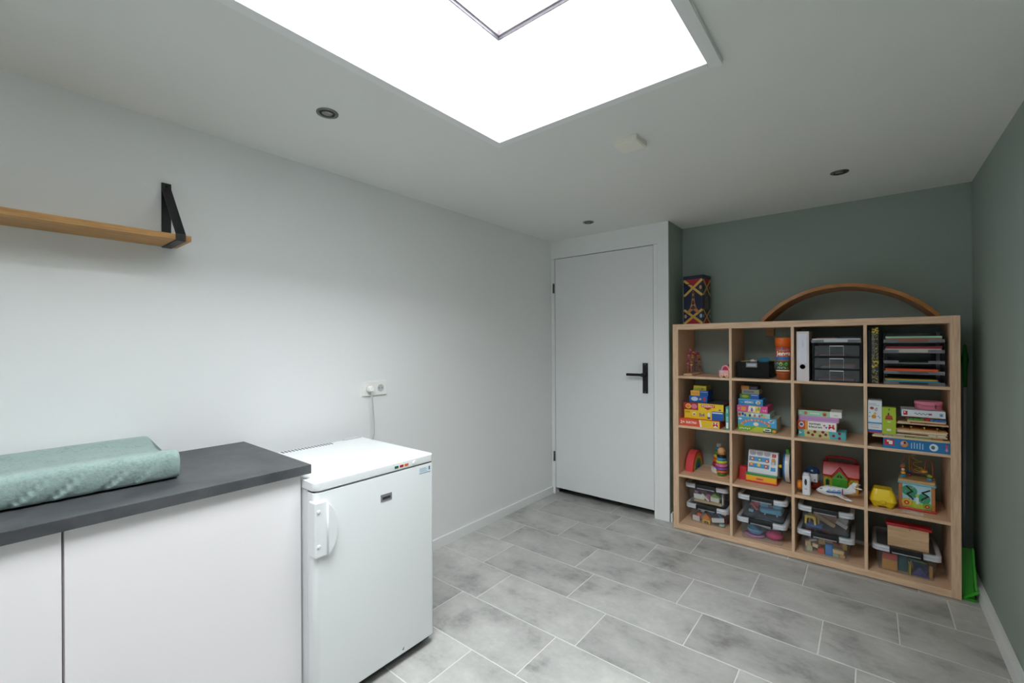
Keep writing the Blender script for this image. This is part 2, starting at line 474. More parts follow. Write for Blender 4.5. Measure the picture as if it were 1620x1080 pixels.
def ring(bld, o, i, z0, z1, bev=0.0):
    """rectangular frame: outer margin o, inner margin i (both outward from the shaft opening)"""
    bld.box(SKX0 - o, SKX0 - i, SKY0 - o, SKY1 + o, z0, z1, bev).box(SKX1 + i, SKX1 + o, SKY0 - o, SKY1 + o, z0, z1, bev)
    bld.box(SKX0 - i, SKX1 + i, SKY0 - o, SKY0 - i, z0, z1, bev).box(SKX0 - i, SKX1 + i, SKY1 + i, SKY1 + o, z0, z1, bev)
    return bld
ring(B(), 0.06, 0.014, 2.535, 2.545).build('seam', 'frame_white', win)
ring(ring(B(), 0.06, 0.0, 2.545, 2.672), 0.06, 0.008, 2.672, 2.685).build('curb', 'frame_white', win)
ring(B(), 0.06, 0.002, 2.685, 2.698).build('gasket', 'gasket', win)
ring(B(), 0.06, -0.004, 2.698, 2.722).build('sash', 'frame_dark', win)
B().box(SKX0 - 0.05, SKX1 + 0.05, SKY0 - 0.05, SKY1 + 0.05, 2.722, 2.726).build('pane', 'window_glass', win)
b = B('#dfe6ee').box(0.952, 1.048, SKY1 - 0.001, SKY1, 2.626, 2.650, col='#dde5ee')
b.box(0.955, 0.985, SKY1 - 0.0014, SKY1 - 0.0009, 2.634, 2.637, col='#606468').box(0.955, 0.978, SKY1 - 0.0014, SKY1 - 0.0009, 2.642, 2.645, col='#7a7e84')
b.build('rating_label', 'card', win, 'small pale blue rating sticker')

# brick house wall seen through the skylight
bw = structure('wall_outside', B().box(-0.75, -0.358, -3.5, 9.0, 2.4, 7.5), 'mortar')
me_b = None
stuff = B('#b5a99b')
cands = []
for r in range(int((7.4 - 2.62) / 0.0625)):
    z = 2.62 + r * 0.0625
    for k in range(-16, 42):
        y = k * 0.22 + (0.11 if r % 2 else 0)
        cands.append((y, z))
cands.sort(key=lambda p: ((p[0] - 3.2) / 1.3) ** 2 + ((p[1] - 4.5) / 0.9) ** 2)
bb = B('#b5a99b').box(-0.10, 0.0, -0.104, 0.104, 0, 0.052, 0.003, seg=1)
proto = bb.build('brick', 'brick_buff', bw); proto.location = (-0.35, cands[0][0], cands[0][1])
for y, z in cands[1:300]:
    o = proto.copy(); COL.objects.link(o); o.parent = bw; o.location = (-0.35 + random.uniform(-.002, .002), y + random.uniform(-.003, .003), z + random.uniform(-.001, .001))
for y, z in cands[300:]:
    stuff.box(-0.45, -0.35, y - .104, y + .104, z, z + .052)
tag(stuff.build('outer_bricks', 'brick_buff', bw), kind='stuff')

# floor: grout bed with individual tiles
fl = structure('floor', B().box(-0.05, RW + 0.05, Y0 - 0.05, 4.15, -0.06, -0.0012), 'grout')
PX_, PY_, G = 0.5965, 0.298, 0.0022
offs = {-3: 0.31, -2: 0.44, -1: 0.02, 0: 0.126, 1: 0.516, 2: 0.239, 3: 0.368, 4: 0.595, 5: 0.497, 6: 0.256}
cache = {}
for row in range(-4, 17):
    y1 = 3.062 - row * PY_; y0 = y1 - PY_
    y0c, y1c = max(y0, Y0), min(y1, 4.1)
    if y1c - y0c < 0.02: continue
    off = offs.get(row, (row * 0.217) % PX_)
    k = -2
    while True:
        x0 = off + (k - 1) * PX_; x1 = x0 + PX_; k += 1
        if x0 > RW: break
        xa, xb = max(x0, 0.0), min(x1, RW)
        if y0c > D2: xb = min(xb, XA - 0.05)
        if xb - xa < 0.015: continue
        w, h = round(xb - xa - 2 * G, 4), round(y1c - y0c - 2 * G, 4)
        if (w, h) not in cache:
            t = B().box(-w / 2, w / 2, -h / 2, h / 2, -0.01, 0, 0.0012, seg=1)
            o = t.build('tile', 'tile', fl); cache[(w, h)] = o.data
        else:
            o = bpy.data.objects.new('tile', cache[(w, h)]); COL.objects.link(o); o.parent = fl
        o.location = ((xa + xb) / 2, (y0c + y1c) / 2, random.uniform(-0.0003, 0.0))

# baseboards
bt, bh = 0.013, 0.062
def base(name, x0, x1, y0, y1, h=bh):
    return structure(name, B().box(x0, x1, y0, y1, -0.002, h, 0.002), 'white_trim')
base('baseboard_left', 0, bt, Y0, D)
base('baseboard_right', RW - 0.026, RW, Y0, D2)
base('baseboard_alcove', XA, RW - 0.026, D2 - 0.014, D2)
base('baseboard_return', XA, XA + bt, D + 0.01, D2 - 0.014)
base('baseboard_front', bt, RW - 0.026, Y0, Y0 + 0.014)

# door
dr = tag(bpy.data.objects.new('door_1', None), kind='structure'); COL.objects.link(dr)
DF = D + 0.004
B().box(DX0, DX1, DF, DF + 0.04, DZ0, DZ1, 0.0015).build('leaf', 'door_white', dr)
b = B()
b.box(0.001, DX0 - 0.005, D - 0.0, D + 0.06, 0.0, DZ1 + 0.004).box(DX1 + 0.005, DX1 + 0.034, D - 0.0015, D + 0.06, 0.0, DZ1 + 0.004).box(0.02, DX1 + 0.0055, D + 0.05, D + 0.075, DZ1 - 0.012, DZ1 + 0.006)
b.box(DX1 - 0.012, DX1 + 0.006, D + 0.05, D + 0.075, 0.0, DZ1).build('frame', 'white_trim', dr)
for z in (1.82, 0.335):
    b = B(); b.lathe([(0.0085, -0.042), (0.0085, -0.002), (0.0075, 0), (0.0085, 0.002), (0.0085, 0.042)], (0.029, D - 0.006, z), seg=12)
    b.build('hinge', 'hinge_metal', dr)
ha = B().box(0.845, 0.885, DF - 0.010, DF, 0.945, 1.178, 0.001).build('handle_plate', 'black_metal', dr)
b = B(); b.lathe([(0.015, -0.05), (0.015, 0)], (0.862, DF - 0.008, 1.0885), 'y', 16)
b.box(0.735, 0.873, DF - 0.068, DF - 0.048, 1.079, 1.099, 0.004).build('lever', 'black_metal', ha)
b = B()
for z in (0.955, 1.168): b.lathe([(0.004, -0.0006), (0.004, 0.0006)], (0.865, DF - 0.0105, z), 'y', 10)
b.build('screw', 'steel', ha)

# ceiling fixtures
SPOT_LABEL = {0: 'round steel recessed downlight in the ceiling above the freezer',
              1: 'round steel recessed downlight in the ceiling in front of the door',
              2: 'round steel recessed downlight in the ceiling in front of the shelf unit'}
sp0 = thing('downlight', SPOT_LABEL[0], 'light', (0.556, 0.786, H), group='recessed ceiling downlights')
b = B(); b.lathe([(0.041, 0.0), (0.041, -0.003), (0.037, -0.0045), (0.030, -0.0045), (0.027, -0.002)], seg=32); b.build('trim_ring', 'steel', sp0)
b = B(); b.lathe([(0.0275, -0.0018), (0.0275, -0.0046), (0.026, -0.0046), (0.023, -0.0026)], seg=32); b.build('inner_ring', 'dark_slot', sp0)
b = B(); b.lathe([(0.021, -0.0022), (0.021, -0.0036), (0.014, -0.0052)], seg=24); b.build('lens', 'lamp_glass', sp0)
for i, (x, y) in ((1, (0.573, 2.826)), (2, (2.086, 2.83))):
    c = copy_tree(sp0); c.location = (x, y, H); c['label'] = SPOT_LABEL[i]
sd = thing('detector', 'flat square white detector cover on the ceiling beside the skylight', 'detector', (1.370, 1.775, H))
B().box(-0.056, 0.056, -0.056, 0.056, -0.021, 0.0, 0.002).build('cover', 'detector', sd)
B().box(-0.050, 0.050, -0.050, 0.050, -0.0235, -0.021, 0.001).build('face', 'detector', sd)

# ------------------------------------------------------------------ kitchen run on the left wall
WT = 0.895
wt = B().box(0.0, 0.621, -1.20, 0.683, 0.862, WT, 0.0018).build('worktop', 'slate')
tag(wt, 'dark slate-grey laminate worktop over the white cabinets', 'worktop')
for i, (y0, y1, lab) in enumerate(((0.047, 0.655, 'wide white handleless base cabinet beside the freezer'),
                                   (-0.563, 0.045, 'white handleless base cabinet under the changing pad, one over from the freezer'),
                                   (-1.173, -0.565, 'white handleless base cabinet at the far end of the worktop'))):
    c = thing('base_cabinet', lab, 'cabinet', (0, y0, 0), group='white base cabinets')
    w = y1 - y0
    B().box(0.02, 0.578, 0, w, 0.10, 0.862).build('body', 'cabinet_white', c)
    B().box(0.580, 0.600, 0.0015, w - 0.0015, 0.10, 0.8605, 0.001).build('front_panel', 'cabinet_white', c)
    B().box(0.05, 0.54, 0, w, 0, 0.10).build('plinth', 'cabinet_white', c)

# changing pad: lofted cushion under a terry cover
def pad():
    prof = [(0.012, 0.0), (0.004, 0.03), (0.006, 0.062), (0.018, 0.084), (0.04, 0.090), (0.065, 0.086), (0.10, 0.071), (0.15, 0.060), (0.20, 0.0565), (0.25, 0.0595),
            (0.31, 0.072), (0.36, 0.085), (0.40, 0.0935), (0.428, 0.094), (0.442, 0.090), (0.450, 0.080), (0.4525, 0.068), (0.453, 0.056), (0.453, 0.044), (0.451, 0.032), (0.448, 0.021), (0.444, 0.010), (0.437, 0.0)]
    bld = B(); bm = bld.bm
    y0, y1 = -0.42, 0.335
    ys = []
    n = 190
    for i in range(n + 1): ys.append(y0 + (y1 - y0) * i / n)
    rnd = random.Random(3)
    rows = []
    for i, y in enumerate(ys):
        t = min(y - y0, y1 - y)
        r = 0.016
        k = 1.0 if t >= r else math.sqrt(max(0.0, 1 - ((r - t) / r) ** 2))
        row = []
        for j, (x, z) in enumerate(prof):
            cx, cz = 0.23, 0.035
            xx = cx + (x - cx) * (1 - 0.035 * (1 - k)); zz = z if z < 0.02 else 0.02 + (z - 0.02) * (0.86 + 0.14 * k)
            zz += 0.0018 * math.sin(7 * y + 3 * x) * (1 if z > .04 else 0)
            # diagonal tension folds on the front side
            if x > 0.42 and z < 0.080:
                for yc, sl, am in ((-0.29, 1.1, .7), (-0.17, 1.2, .9), (-0.05, 1.2, .8), (0.025, 1.15, 1.0), (0.135, 1.1, 0.8), (0.205, 1.0, .4)):
                    d = (y - yc) - z * sl
                    f = am * (1 - z / 0.080) ** 0.7
                    xx -= 0.0125 * math.exp(-(d / 0.0055) ** 2) * f
                    xx += 0.0065 * math.exp(-((d - 0.014) / 0.010) ** 2) * f
            if z == 0.0 and x > 0.4: xx += 0.004 * math.sin(70 * y) + 0.003 * math.sin(33 * y)
            row.append(bm.verts.new((xx, y, zz)))
        rows.append(row)
    fs = []
    m_ = len(prof)
    for i in range(n):
        for j in range(m_):
            fs.append(bm.faces.new((rows[i][j], rows[i][(j + 1) % m_], rows[i + 1][(j + 1) % m_], rows[i + 1][j])))
    fs.append(bm.faces.new(rows[0][::-1])); fs.append(bm.faces.new(rows[-1]))
    bld._paint(fs, None, True)
    bmesh.ops.recalc_face_normals(bm, faces=fs)
    o = bld.build('changing_pad', 'terry')
    o.location = (0.0, 0, WT - 0.0005)
    md = o.modifiers.new('smooth', 'SUBSURF'); md.levels = 1; md.render_levels = 1
    tag(o, 'sage green terry changing pad with raised edges on the dark worktop', 'changing pad')
pad()

# wall shelf with black strap bracket
ws = thing('wall_shelf', 'oak wall shelf hung in a black metal strap bracket', 'shelf', (0, 0, 1.727))
B().box(0.003, 0.190, -0.46, 0.436, 0.0, 0.021, 0.001).build('board', 'shelf_oak', ws)
for yb in (0.386, -0.42):
    b = B()
    w0, w1 = yb, yb + 0.031
    b.strap([(0.0025, 0.256), (0.0025, -0.0025)], w0, w1, 0.004)
    b.strap([(0.0045, -0.0022), (0.194, -0.0022)], w0, w1, 0.004)
    b.strap([(0.1925, -0.004), (0.1925, 0.023)], w0, w1, 0.004)
    b.strap([(0.1925, 0.022), (0.0085, 0.232), (0.0062, 0.256)], w0, w1, 0.004)
    br = b.build('bracket', 'black_metal', ws, 'black flat-steel strap bracket')
    b = B(); b.lathe([(0.006, 0), (0.006, 0.002), (0.003, 0.004)], (0.009, yb + 0.0155, 0.243), 'x', 14); b.build('screw', 'black_plastic', br)

# ------------------------------------------------------------------ freezer
fz = thing('freezer', 'white under-counter freezer with a grip handle and three small coloured lights', 'freezer', (0, 0, 0))
FY0, FY1, FX0, FX1 = 0.6575, 1.205, 0.115, 0.690
B().box(FX0, 0.635, FY0 + 0.002, FY1 - 0.002, 0.02, 0.812, 0.004).build('body', 'appliance_side', fz)
def rplan(x0, x1, y0, y1, r, n=6, corners=(0, 0, 1, 1)):
    """plan outline with rounded front corners: order back-left, back-right, front-right, front-left"""
    P = []
    for (cx, cy, a0, k) in ((x0, y0, 180, 0), (x1, y0, 270, 3), (x1, y1, 0, 2), (x0, y1, 90, 1)):
        rr = r if corners[k] else 0.002
        sx = cx + (rr if cx == x0 else -rr); sy = cy + (rr if cy == y0 else -rr)
        for i in range(n + 1):
            a = math.radians(a0 + 90 * i / n); P.append((sx + rr * math.cos(a), sy + rr * math.sin(a)))
    return P
B().prism(rplan(FX0, FX1 + 0.002, FY0, FY1, 0.022), 0.813, 0.8425, 'z', bev=0.004, smooth=True).build('top', 'appliance', fz)
B().box(0.60, 0.672, FY0 + 0.006, FY1 - 0.006, 0.806, 0.8135).build('top_gap', 'dark_slot', fz)
dz0, dz1 = 0.045, 0.806
door = B().prism(rplan(0.640, FX1, FY0, FY1, 0.020), dz0, dz1, 'z', bev=0.007, smooth=True).build('door', 'appliance', fz)
B().box(0.634, 0.6405, FY0 + 0.006, FY1 - 0.006, 0.05, 0.80).build('gasket', 'grey_lid', fz)
# handle: plate hooked round the door edge, with a bowed grip
hp = B().box(0.655, FX1 + 0.011, FY0 - 0.004, FY0 + 0.046, 0.580, 0.778, 0.006, seg=3).build('handle', 'appliance', door)
pts = []
for i in range(13):
    t = i / 12; z = 0.584 + t * 0.186
    pts.append((FY0 + 0.044 + 0.030 * math.sin(PI * t) ** 0.7, z))
poly = pts + [(FY0 + 0.040, 0.770), (FY0 + 0.040, 0.584)]
B().prism(poly, FX1 + 0.005, FX1 + 0.022, 'x', bev=0.006, smooth=True).build('grip', 'appliance', hp)
for z in (0.744, 0.622):
    b = B(); b.lathe([(0.007, 0), (0.006, 0.003), (0.003, 0.004)], (FX1 + 0.0105, FY0 + 0.010, z), 'x', 14); b.build('screw_cap', 'appliance', hp)
bd = B().box(FX1, FX1 + 0.002, 0.927, 0.980, 0.703, 0.731, 0.0007).build('badge', 'badge', door, 'small grey metal badge')
B().box(FX1 + 0.002, FX1 + 0.0025, 0.935, 0.972, 0.710, 0.720).build('badge_inset', 'dark_slot', bd)
for y, c, n in ((1.003, '#0f6b46', 'green'), (1.028, '#b3202a', 'red'), (1.053, '#e2681c', 'orange')):
    B(c).box(FX1 + 0.0005, FX1 + 0.0036, y - 0.0095, y + 0.0095, 0.8215, 0.8305, 0.0006, col=c).build('indicator', 'toy', fz, n + ' indicator light')
b = B('#cfd6dc'); b.lathe([(0.008, 0), (0.008, 0.004), (0.006, 0.005)], (FX1 + 0.001, 1.094, 0.827), 'x', 16); b.build('dial', 'appliance', fz)
st = B('#e3eef4').box(FX1, FX1 + 0.0005, 1.121, 1.184, 0.768, 0.796, col='#dde9f1')
for k in range(4): st.box(FX1 + 0.0005, FX1 + 0.0007, 1.125, 1.165 - 0.006 * (k % 2), 0.776 + k * 0.0045, 0.7775 + k * 0.0045, col='#93a5b3')
st.box(FX1 + 0.0005, FX1 + 0.0007, 1.174, 1.181, 0.778, 0.794, col='#5b6670').box(FX1 + 0.0005, FX1 + 0.0007, 1.122, 1.183, 0.7685, 0.771, col='#5f8fb4')
st.build('sticker', 'card', door, 'small pale blue information sticker')
for k in range(16):
    B().box(0.118, 0.150, 0.79 + k * 0.0155, 0.7965 + k * 0.0155, 0.8420, 0.8432).build('vent_slot', 'dark_slot', fz)
B().box(0.109, 0.125, 1.10, 1.20, 0.83, 0.849, 0.002).build('rear_spacer', 'grey_lid', fz)
B().box(0.60, 0.660, FY0 + 0.01, FY1 - 0.01, 0.015, 0.045).build('base_grille', 'dark_slot', fz)
for x in (0.16, 0.61):
    for y in (FY0 + 0.05, FY1 - 0.05):
        b = B(); b.lathe([(0.018, 0.0), (0.018, 0.012), (0.010, 0.022)], (x, y, 0), seg=14); b.build('foot', 'foot_black', fz)
b = B('#3a3a3c')
b.prism([(1.028, 0.060), (1.038, 0.070), (1.034, 0.058)], FX1 + 0.0002, FX1 + 0.0008, 'x').build('paint_chip', 'dark_slot', door)

# socket, plug and cord
so = thing('wall_socket', 'white double wall socket above the freezer', 'socket', (0, 1.359, 1.081))
pl_ = B().box(0.0, 0.010, -0.080, 0.080, -0.040, 0.040, 0.0025).build('plate', 'plug_white', so)
for y in (-0.037, 0.037):
    b = B(); b.lathe([(0.024, 0.0), (0.024, 0.0015), (0.0215, 0.0015), (0.0205, 0.0005)], (0.010, y, 0), 'x', 28); s_ = b.build('outlet', 'plug_white', so)
    b = B(); b.lathe([(0.0205, 0.0), (0.0205, 0.0008)], (0.0102, y, 0), 'x', 28); b.build('recess', 'grey_lid', s_)
    for dy in (-0.0095, 0.0095):
        b = B(); b.lathe([(0.0028, 0), (0.0028, 0.0006)], (0.0110, y + dy, 0), 'x', 10); b.build('pin_hole', 'dark_slot', s_)
pc = thing('power_cord', 'white plug and cord hanging from the double wall socket behind the freezer', 'cord', (0, 1.322, 1.081))
b = B(); b.lathe([(0.019, 0.0), (0.019, 0.012), (0.016, 0.028), (0.012, 0.032)], (0.0105, 0, 0.0), 'x', 20); b.build('plug', 'plug_white', pc)
b = B('#c9ccce')
b.tube([(0.034, 0.0, -0.008), (0.036, 0.0, -0.03), (0.034, 0.004, -0.07), (0.03, 0.012, -0.13), (0.03, 0.016, -0.19), (0.04, 0.010, -0.25), (0.06, -0.03, -0.36), (0.09, -0.06, -0.5)], 0.0036, col='#b9bdc0')
b.build('cord', 'toy', pc)

# ------------------------------------------------------------------ cube shelf unit in the alcove
SX, SY, SZ, S = 1.1044, 3.0925, 0.004, 1.465
SDEP = 0.3812
TO, TI, CW = 0.0385, 0.016, 0.335
su = thing('shelf_unit', 'light oak cube shelf unit of sixteen open compartments standing in the green alcove', 'shelf', (SX, SY, 0))
B().box(0, TO, 0, SDEP, SZ, S, 0.0008).build('side_panel', 'oak_v', su)
B().box(S - TO, S, 0, SDEP, SZ, S, 0.0008).build('side_panel', 'oak_v', su)
B().box(TO, S - TO, 0.0004, SDEP, S - TO, S - 0.0006, 0.0006).build('top_panel', 'oak_h', su)
B().box(TO, S - TO, 0.0004, SDEP, SZ + 0.0004, SZ + TO, 0.0006).build('bottom_panel', 'oak_h', su)
for k in range(3):
    u = TO + CW * (k + 1) + TI * k
    B().box(u, u + TI, 0.001, SDEP - 0.004, SZ + TO, S - TO, 0.0005).build('divider', 'oak_v', su)
proto = B().box(0, CW, 0.0015, SDEP - 0.004, 0, TI, 0.0005).build('shelf_board', 'oak_h', su)
CELLX = [SX + TO + (CW + TI) * k for k in range(4)]
CELLZ = [SZ + TO + (CW + TI) * r for r in range(4)]
first = True
for r in range(1, 4):
    for k in range(4):
        o = proto if first else proto.copy()
        if not first: COL.objects.link(o); o.parent = su
        first = False
        o.location = (CELLX[k] - SX, 0, CELLZ[r] - TI)
for x in (0.02, S - 0.02):
    B().box(x - 0.012, x + 0.012, 0.02, SDEP - 0.02, 0, SZ).build('foot', 'foot_black', su)
Z0, Z1, Z2, Z3 = CELLZ
ZT = S
EPS = 0.0004
XV, ZV, YV = (1, 0, 0), (0, 0, 1), (0, 1, 0)

# ---- printed game boxes ------------------------------------------------------------
def gbox(name, label, cat, x0, x1, y0, dep, z0, z1, side, front=None, group=None, rz=0.0, top=None, lid=False):
    """closed box: local x across the front, y into the shelf, z up; front(bld, w, h) prints on the front"""
    t = thing(name, label, cat, (x0, y0, z0), rz, group)
    w, h = x1 - x0, z1 - z0
    if lid:
        B(side).box(0.0015, w - 0.0015, 0.0015, dep - 0.0015, 0, h * 0.5, 0.0006).build('tray', 'card', t)
        B(side).box(0, w, 0, dep, h * 0.12, h, 0.0008).build('lid', 'card', t)
    else:
        B(side).box(0, w, 0, dep, 0, h, 0.0009).build('carton', 'card', t)
    if front or top:
        if front: p = B(side); front(p, w, h); p.build('print', 'card', t)
        if top: p = B(side); top(p, w, dep, h); p.build('top_print', 'card', t)
    return t
def R(p, x0, x1, z0, z1, col, y=-EPS):
    p.flat([(x0, y, z0), (x1, y, z0), (x1, y, z1), (x0, y, z1)], col)
def E_(p, cx, cz, rx, rz, col, y=-2 * EPS, n=16):
    p.flat([(cx + rx * math.cos(2 * PI * i / n), y, cz + rz * math.sin(2 * PI * i / n)) for i in range(n)], col)
def PL(p, pts, col, y=-2 * EPS):
    p.flat([(a, y, b) for a, b in pts], col)
def TX(p, s_, cx, cz, h, col, w=None, y=-3 * EPS, thick=0.0):
    p.text(s_, (cx, y, cz), h, XV, ZV, col, True, w, 0.0, thick)
def maker(p, cx, cz, s_):   # red double-figure maker's mark
    R(p, cx - s_, cx + s_, cz - s_, cz + s_, '#f4f1ee', -2 * EPS)
    for sx in (-1, 1):
        PL(p, [(cx, cz - .15 * s_), (cx + sx * .9 * s_, cz - .95 * s_), (cx + sx * .95 * s_, cz + .1 * s_), (cx + sx * .3 * s_, cz + .35 * s_), (cx, cz + .1 * s_)][::sx], '#c8152b', -3 * EPS)
        E_(p, cx + sx * .55 * s_, cz + .62 * s_, .33 * s_, .33 * s_, '#c8152b', -3 * EPS, 10)
def speck(p, x0, x1, z0, z1, cols, n, r, seed, y=-2 * EPS):
    rd = random.Random(seed)
    for i in range(n):
        rr = r * rd.uniform(.6, 1.2)
        E_(p, rd.uniform(x0 + rr, x1 - rr), rd.uniform(z0 + rr, z1 - rr), rr, rr * rd.uniform(.6, 1), rd.choice(cols), y - i * 2e-6, 9)

G1 = 'board game boxes stacked in the shelf compartment beside the alcove corner'
def f_electro(p, w, h):
    R(p, 0, w, 0, h, '#e2562f'); PL(p, [(w * .53, 0), (w, 0), (w, h), (w * .50, h)], '#f2c324', -1.5 * EPS); PL(p, [(w * .50, h), (w * .535, h), (w * .575, h * .1), (w * .545, 0), (w * .53, 0)], '#f5efe4', -2 * EPS)
    TX(p, '2+', w * .085, h * .52, h * .42, '#ffffff', thick=.02); TX(p, 'ELECTRO', w * .31, h * .52, h * .30, '#ffffff', w * .26, thick=.02)
    for k in range(4): PL(p, [(w * .60, h * (.18 + .17 * k)), (w * .78, h * (.22 + .17 * k)), (w * .77, h * (.26 + .17 * k)), (w * .60, h * (.22 + .17 * k))], '#c9c82b')
    maker(p, w * .90, h * .5, h * .34)
gbox('game_box', 'orange and yellow game box marked 2+ at the bottom of its stack', 'game box', 1.146, 1.414, 3.104, .26, Z2, Z2 + .050, '#d94a2a', f_electro, G1)
def f_yel(p, w, h):
    R(p, 0, w * .71, 0, h, '#f2c91f'); R(p, w * .71, w, 0, h, '#1c5fae'); R(p, w * .72, w * .98, h * .78, h * .90, '#dfe9f4', -2 * EPS)
    TX(p, 'JUNIOR', w * .09, h * .70, h * .24, '#4a3a10', w * .12); E_(p, w * .26, h * .55, w * .05, h * .22, '#efe6bb'); E_(p, w * .26, h * .5, w * .03, h * .12, '#a4893c', -3 * EPS)
    TX(p, 'Bo4', w * .46, h * .5, h * .42, '#23569c', w * .13, thick=.02); R(p, w * .60, w * .67, h * .1, h * .32, '#1b3f86', -2 * EPS); E_(p, w * .635, h * .55, w * .03, h * .3, '#eef0ee')
gbox('game_box', 'yellow game box with a blue end panel, under the dark red and yellow one', 'game box', 1.169, 1.431, 3.142, .26, Z2 + .0505, Z2 + .111, '#e0b81d', f_yel, G1)
def f_mono(p, w, h):
    R(p, 0, w * .38, 0, h, '#a8271f'); R(p, w * .38, w, 0, h, '#f3cf1c'); E_(p, w * .13, h * .5, w * .075, h * .36, '#f0b44e'); E_(p, w * .12, h * .5, w * .045, h * .24, '#e77c2a', -3 * EPS)
    E_(p, w * .28, h * .5, w * .075, h * .36, '#d5708a'); R(p, w * .45, w * .79, h * .48, h * .84, '#d8202e', -2 * EPS)
    TX(p, 'MONOPOLY', w * .62, h * .66, h * .24, '#ffffff', w * .31, thick=.02); PL(p, [(w * .52, h * .44), (w * .62, h * .12), (w * .72, h * .44)], '#c4272d'); R(p, w * .55, w * .69, h * .28, h * .36, '#3a2620', -3 * EPS)
    E_(p, w * .91, h * .24, w * .03, h * .12, '#8a5aa0')
gbox('game_box', 'dark red and yellow MONOPOLY game box, widest below the three small boxes', 'game box', 1.163, 1.431, 3.140, .27, Z2 + .1115, Z2 + .161, '#a8271f', f_mono, G1,
     top=lambda p, w, d, h: p.flat([(0.004, .004, h + EPS), (w - .004, .004, h + EPS), (w - .004, d - .004, h + EPS), (.004, d - .004, h + EPS)], '#4b4a56'))
def f_blue(p, w, h):
    R(p, 0, w, 0, h, '#1a63b8'); E_(p, w * .30, h * .5, w * .2, h * .33, '#c9dcf0'); E_(p, w * .62, h * .45, w * .06, h * .22, '#e5c7b2'); R(p, w * .58, w * .66, h * .2, h * .35, '#30406e', -3 * EPS); E_(p, w * .85, h * .5, w * .07, h * .28, '#d92b36')
gbox('game_box', 'small blue game box with a red round mark, resting on the MONOPOLY box', 'game box', 1.189, 1.312, 3.19, .12, Z2 + .1615, Z2 + .207, '#1a63b8', f_blue, G1)
def f_yb(p, w, h):
    R(p, 0, w * .52, 0, h, '#eab434'); R(p, w * .52, w, 0, h, '#1d57ab'); R(p, w * .08, w * .45, h * .25, h * .7, '#e99a3a', -2 * EPS); R(p, w * .57, w * .96, h * .72, h * .82, '#9cc0e0', -2 * EPS)
gbox('game_box', 'small yellow-orange game box with a plain blue right half', 'game box', 1.198, 1.318, 3.193, .12, Z2 + .2075, Z2 + .244, '#1d57ab', f_yb, G1)
def f_ol(p, w, h):
    R(p, 0, w, 0, h, '#a59a22'); R(p, w * .05, w * .95, h * .62, h * .9, '#c5bb3c', -2 * EPS); E_(p, w * .7, h * .35, w * .1, h * .18, '#8a5e2a')
gbox('game_box', 'small olive yellow box on top of the stack beside the alcove corner', 'game box', 1.216, 1.304, 3.20, .11, Z2 + .2445, Z2 + .280, '#a59a22', f_ol, G1)
bk = thing('teal_book', 'teal booklet standing upright against the oak divider beside the game boxes', 'book', (1.450, 3.112, Z2))
B('#3fa9a6').box(0, .020, 0, .20, 0, .155, .0008).build('cover', 'card', bk)
p = B(); R(p, .003, .017, .01, .05, '#e9f1ee'); R(p, .002, .018, .055, .09, '#7cc7c4'); E_(p, .010, .125, .006, .016, '#9fdcae'); p.build('print', 'card', bk)

G2 = 'game boxes stacked in the second compartment of the middle row'
def f_bunny(p, w, h):
    R(p, 0, w, 0, h, '#4fa9dc'); PL(p, [(0, 0), (w * .7, 0), (w, h * .28), (w * .78, h * .45), (w * .5, h * .40), (w * .22, h * .36), (0, h * .48)], '#7fb52b', -1.5 * EPS)
    PL(p, [(w * .3, 0), (w * .65, 0), (w * .7, h * .30), (w * .5, h * .38)], '#c2d23a', -2 * EPS)
    PL(p, [(w * .62, 0), (w, 0), (w, h * .34), (w * .8, h * .4)], '#3c7a2c', -1.8 * EPS)
    for i in range(11):   # arched orange title strokes
        a = math.radians(158 - 13.5 * i); cx, cz = w * .46 + w * .38 * math.cos(a), h * .32 + h * .52 * math.sin(a)
        E_(p, cx, cz, w * .032, h * .10, '#e8632b' if i % 2 else '#f08a2c', -2.5 * EPS, 8); E_(p, cx, cz, w * .012, h * .045, '#f7d9a0', -3 * EPS, 8)
    for cx, cz in ((.06, .86), (.86, .84), (.83, .78), (.9, .79)): E_(p, w * cx, h * cz, w * .05, h * .07, '#eef4f8')
    for i in range(6): E_(p, w * (.06 + .05 * i), h * (.16 + .03 * (i % 2)), w * .018, h * .06, '#e9eed8', -2.4 * EPS, 8)
    R(p, w * .68, w * .86, h * .1, h * .3, '#eef0ea', -2.5 * EPS); R(p, w * .71, w * .83, h * .15, h * .23, '#3f5548', -3 * EPS); E_(p, w * .94, h * .14, w * .05, h * .1, '#ee9a3a')
    E_(p, w * .48, h * .55, w * .07, h * .13, '#f3e9d6', -2.7 * EPS)
gbox('game_box', 'large blue and green meadow game box with orange arched title under a tall stack', 'game box', 1.516, 1.741, 3.160, .20, Z2, Z2 + .090, '#a9b4a8', f_bunny, G2)
def f_mint(p, w, h):
    R(p, 0, w, 0, h, '#a9d3cf'); R(p, w * .02, w * .1, h * .2, h * .8, '#c93440', -2 * EPS)
    for i, c in enumerate(('#24407c', '#3f6db5', '#e8e04a', '#5c3a2e', '#f3f0ea', '#e46a52', '#e9e5ef', '#d64b7b', '#78b84a', '#f0a63c')): E_(p, w * (.16 + .075 * i), h * (.5 + .12 * (-1) ** i), w * .036, h * .3, c, (-2 - .02 * i) * EPS, 10)
gbox('game_box', 'pale mint game box with a row of coloured round pictures, under the pink box', 'game box', 1.514, 1.704, 3.165, .19, Z2 + .0905, Z2 + .122, '#a9d3cf', f_mint, G2)
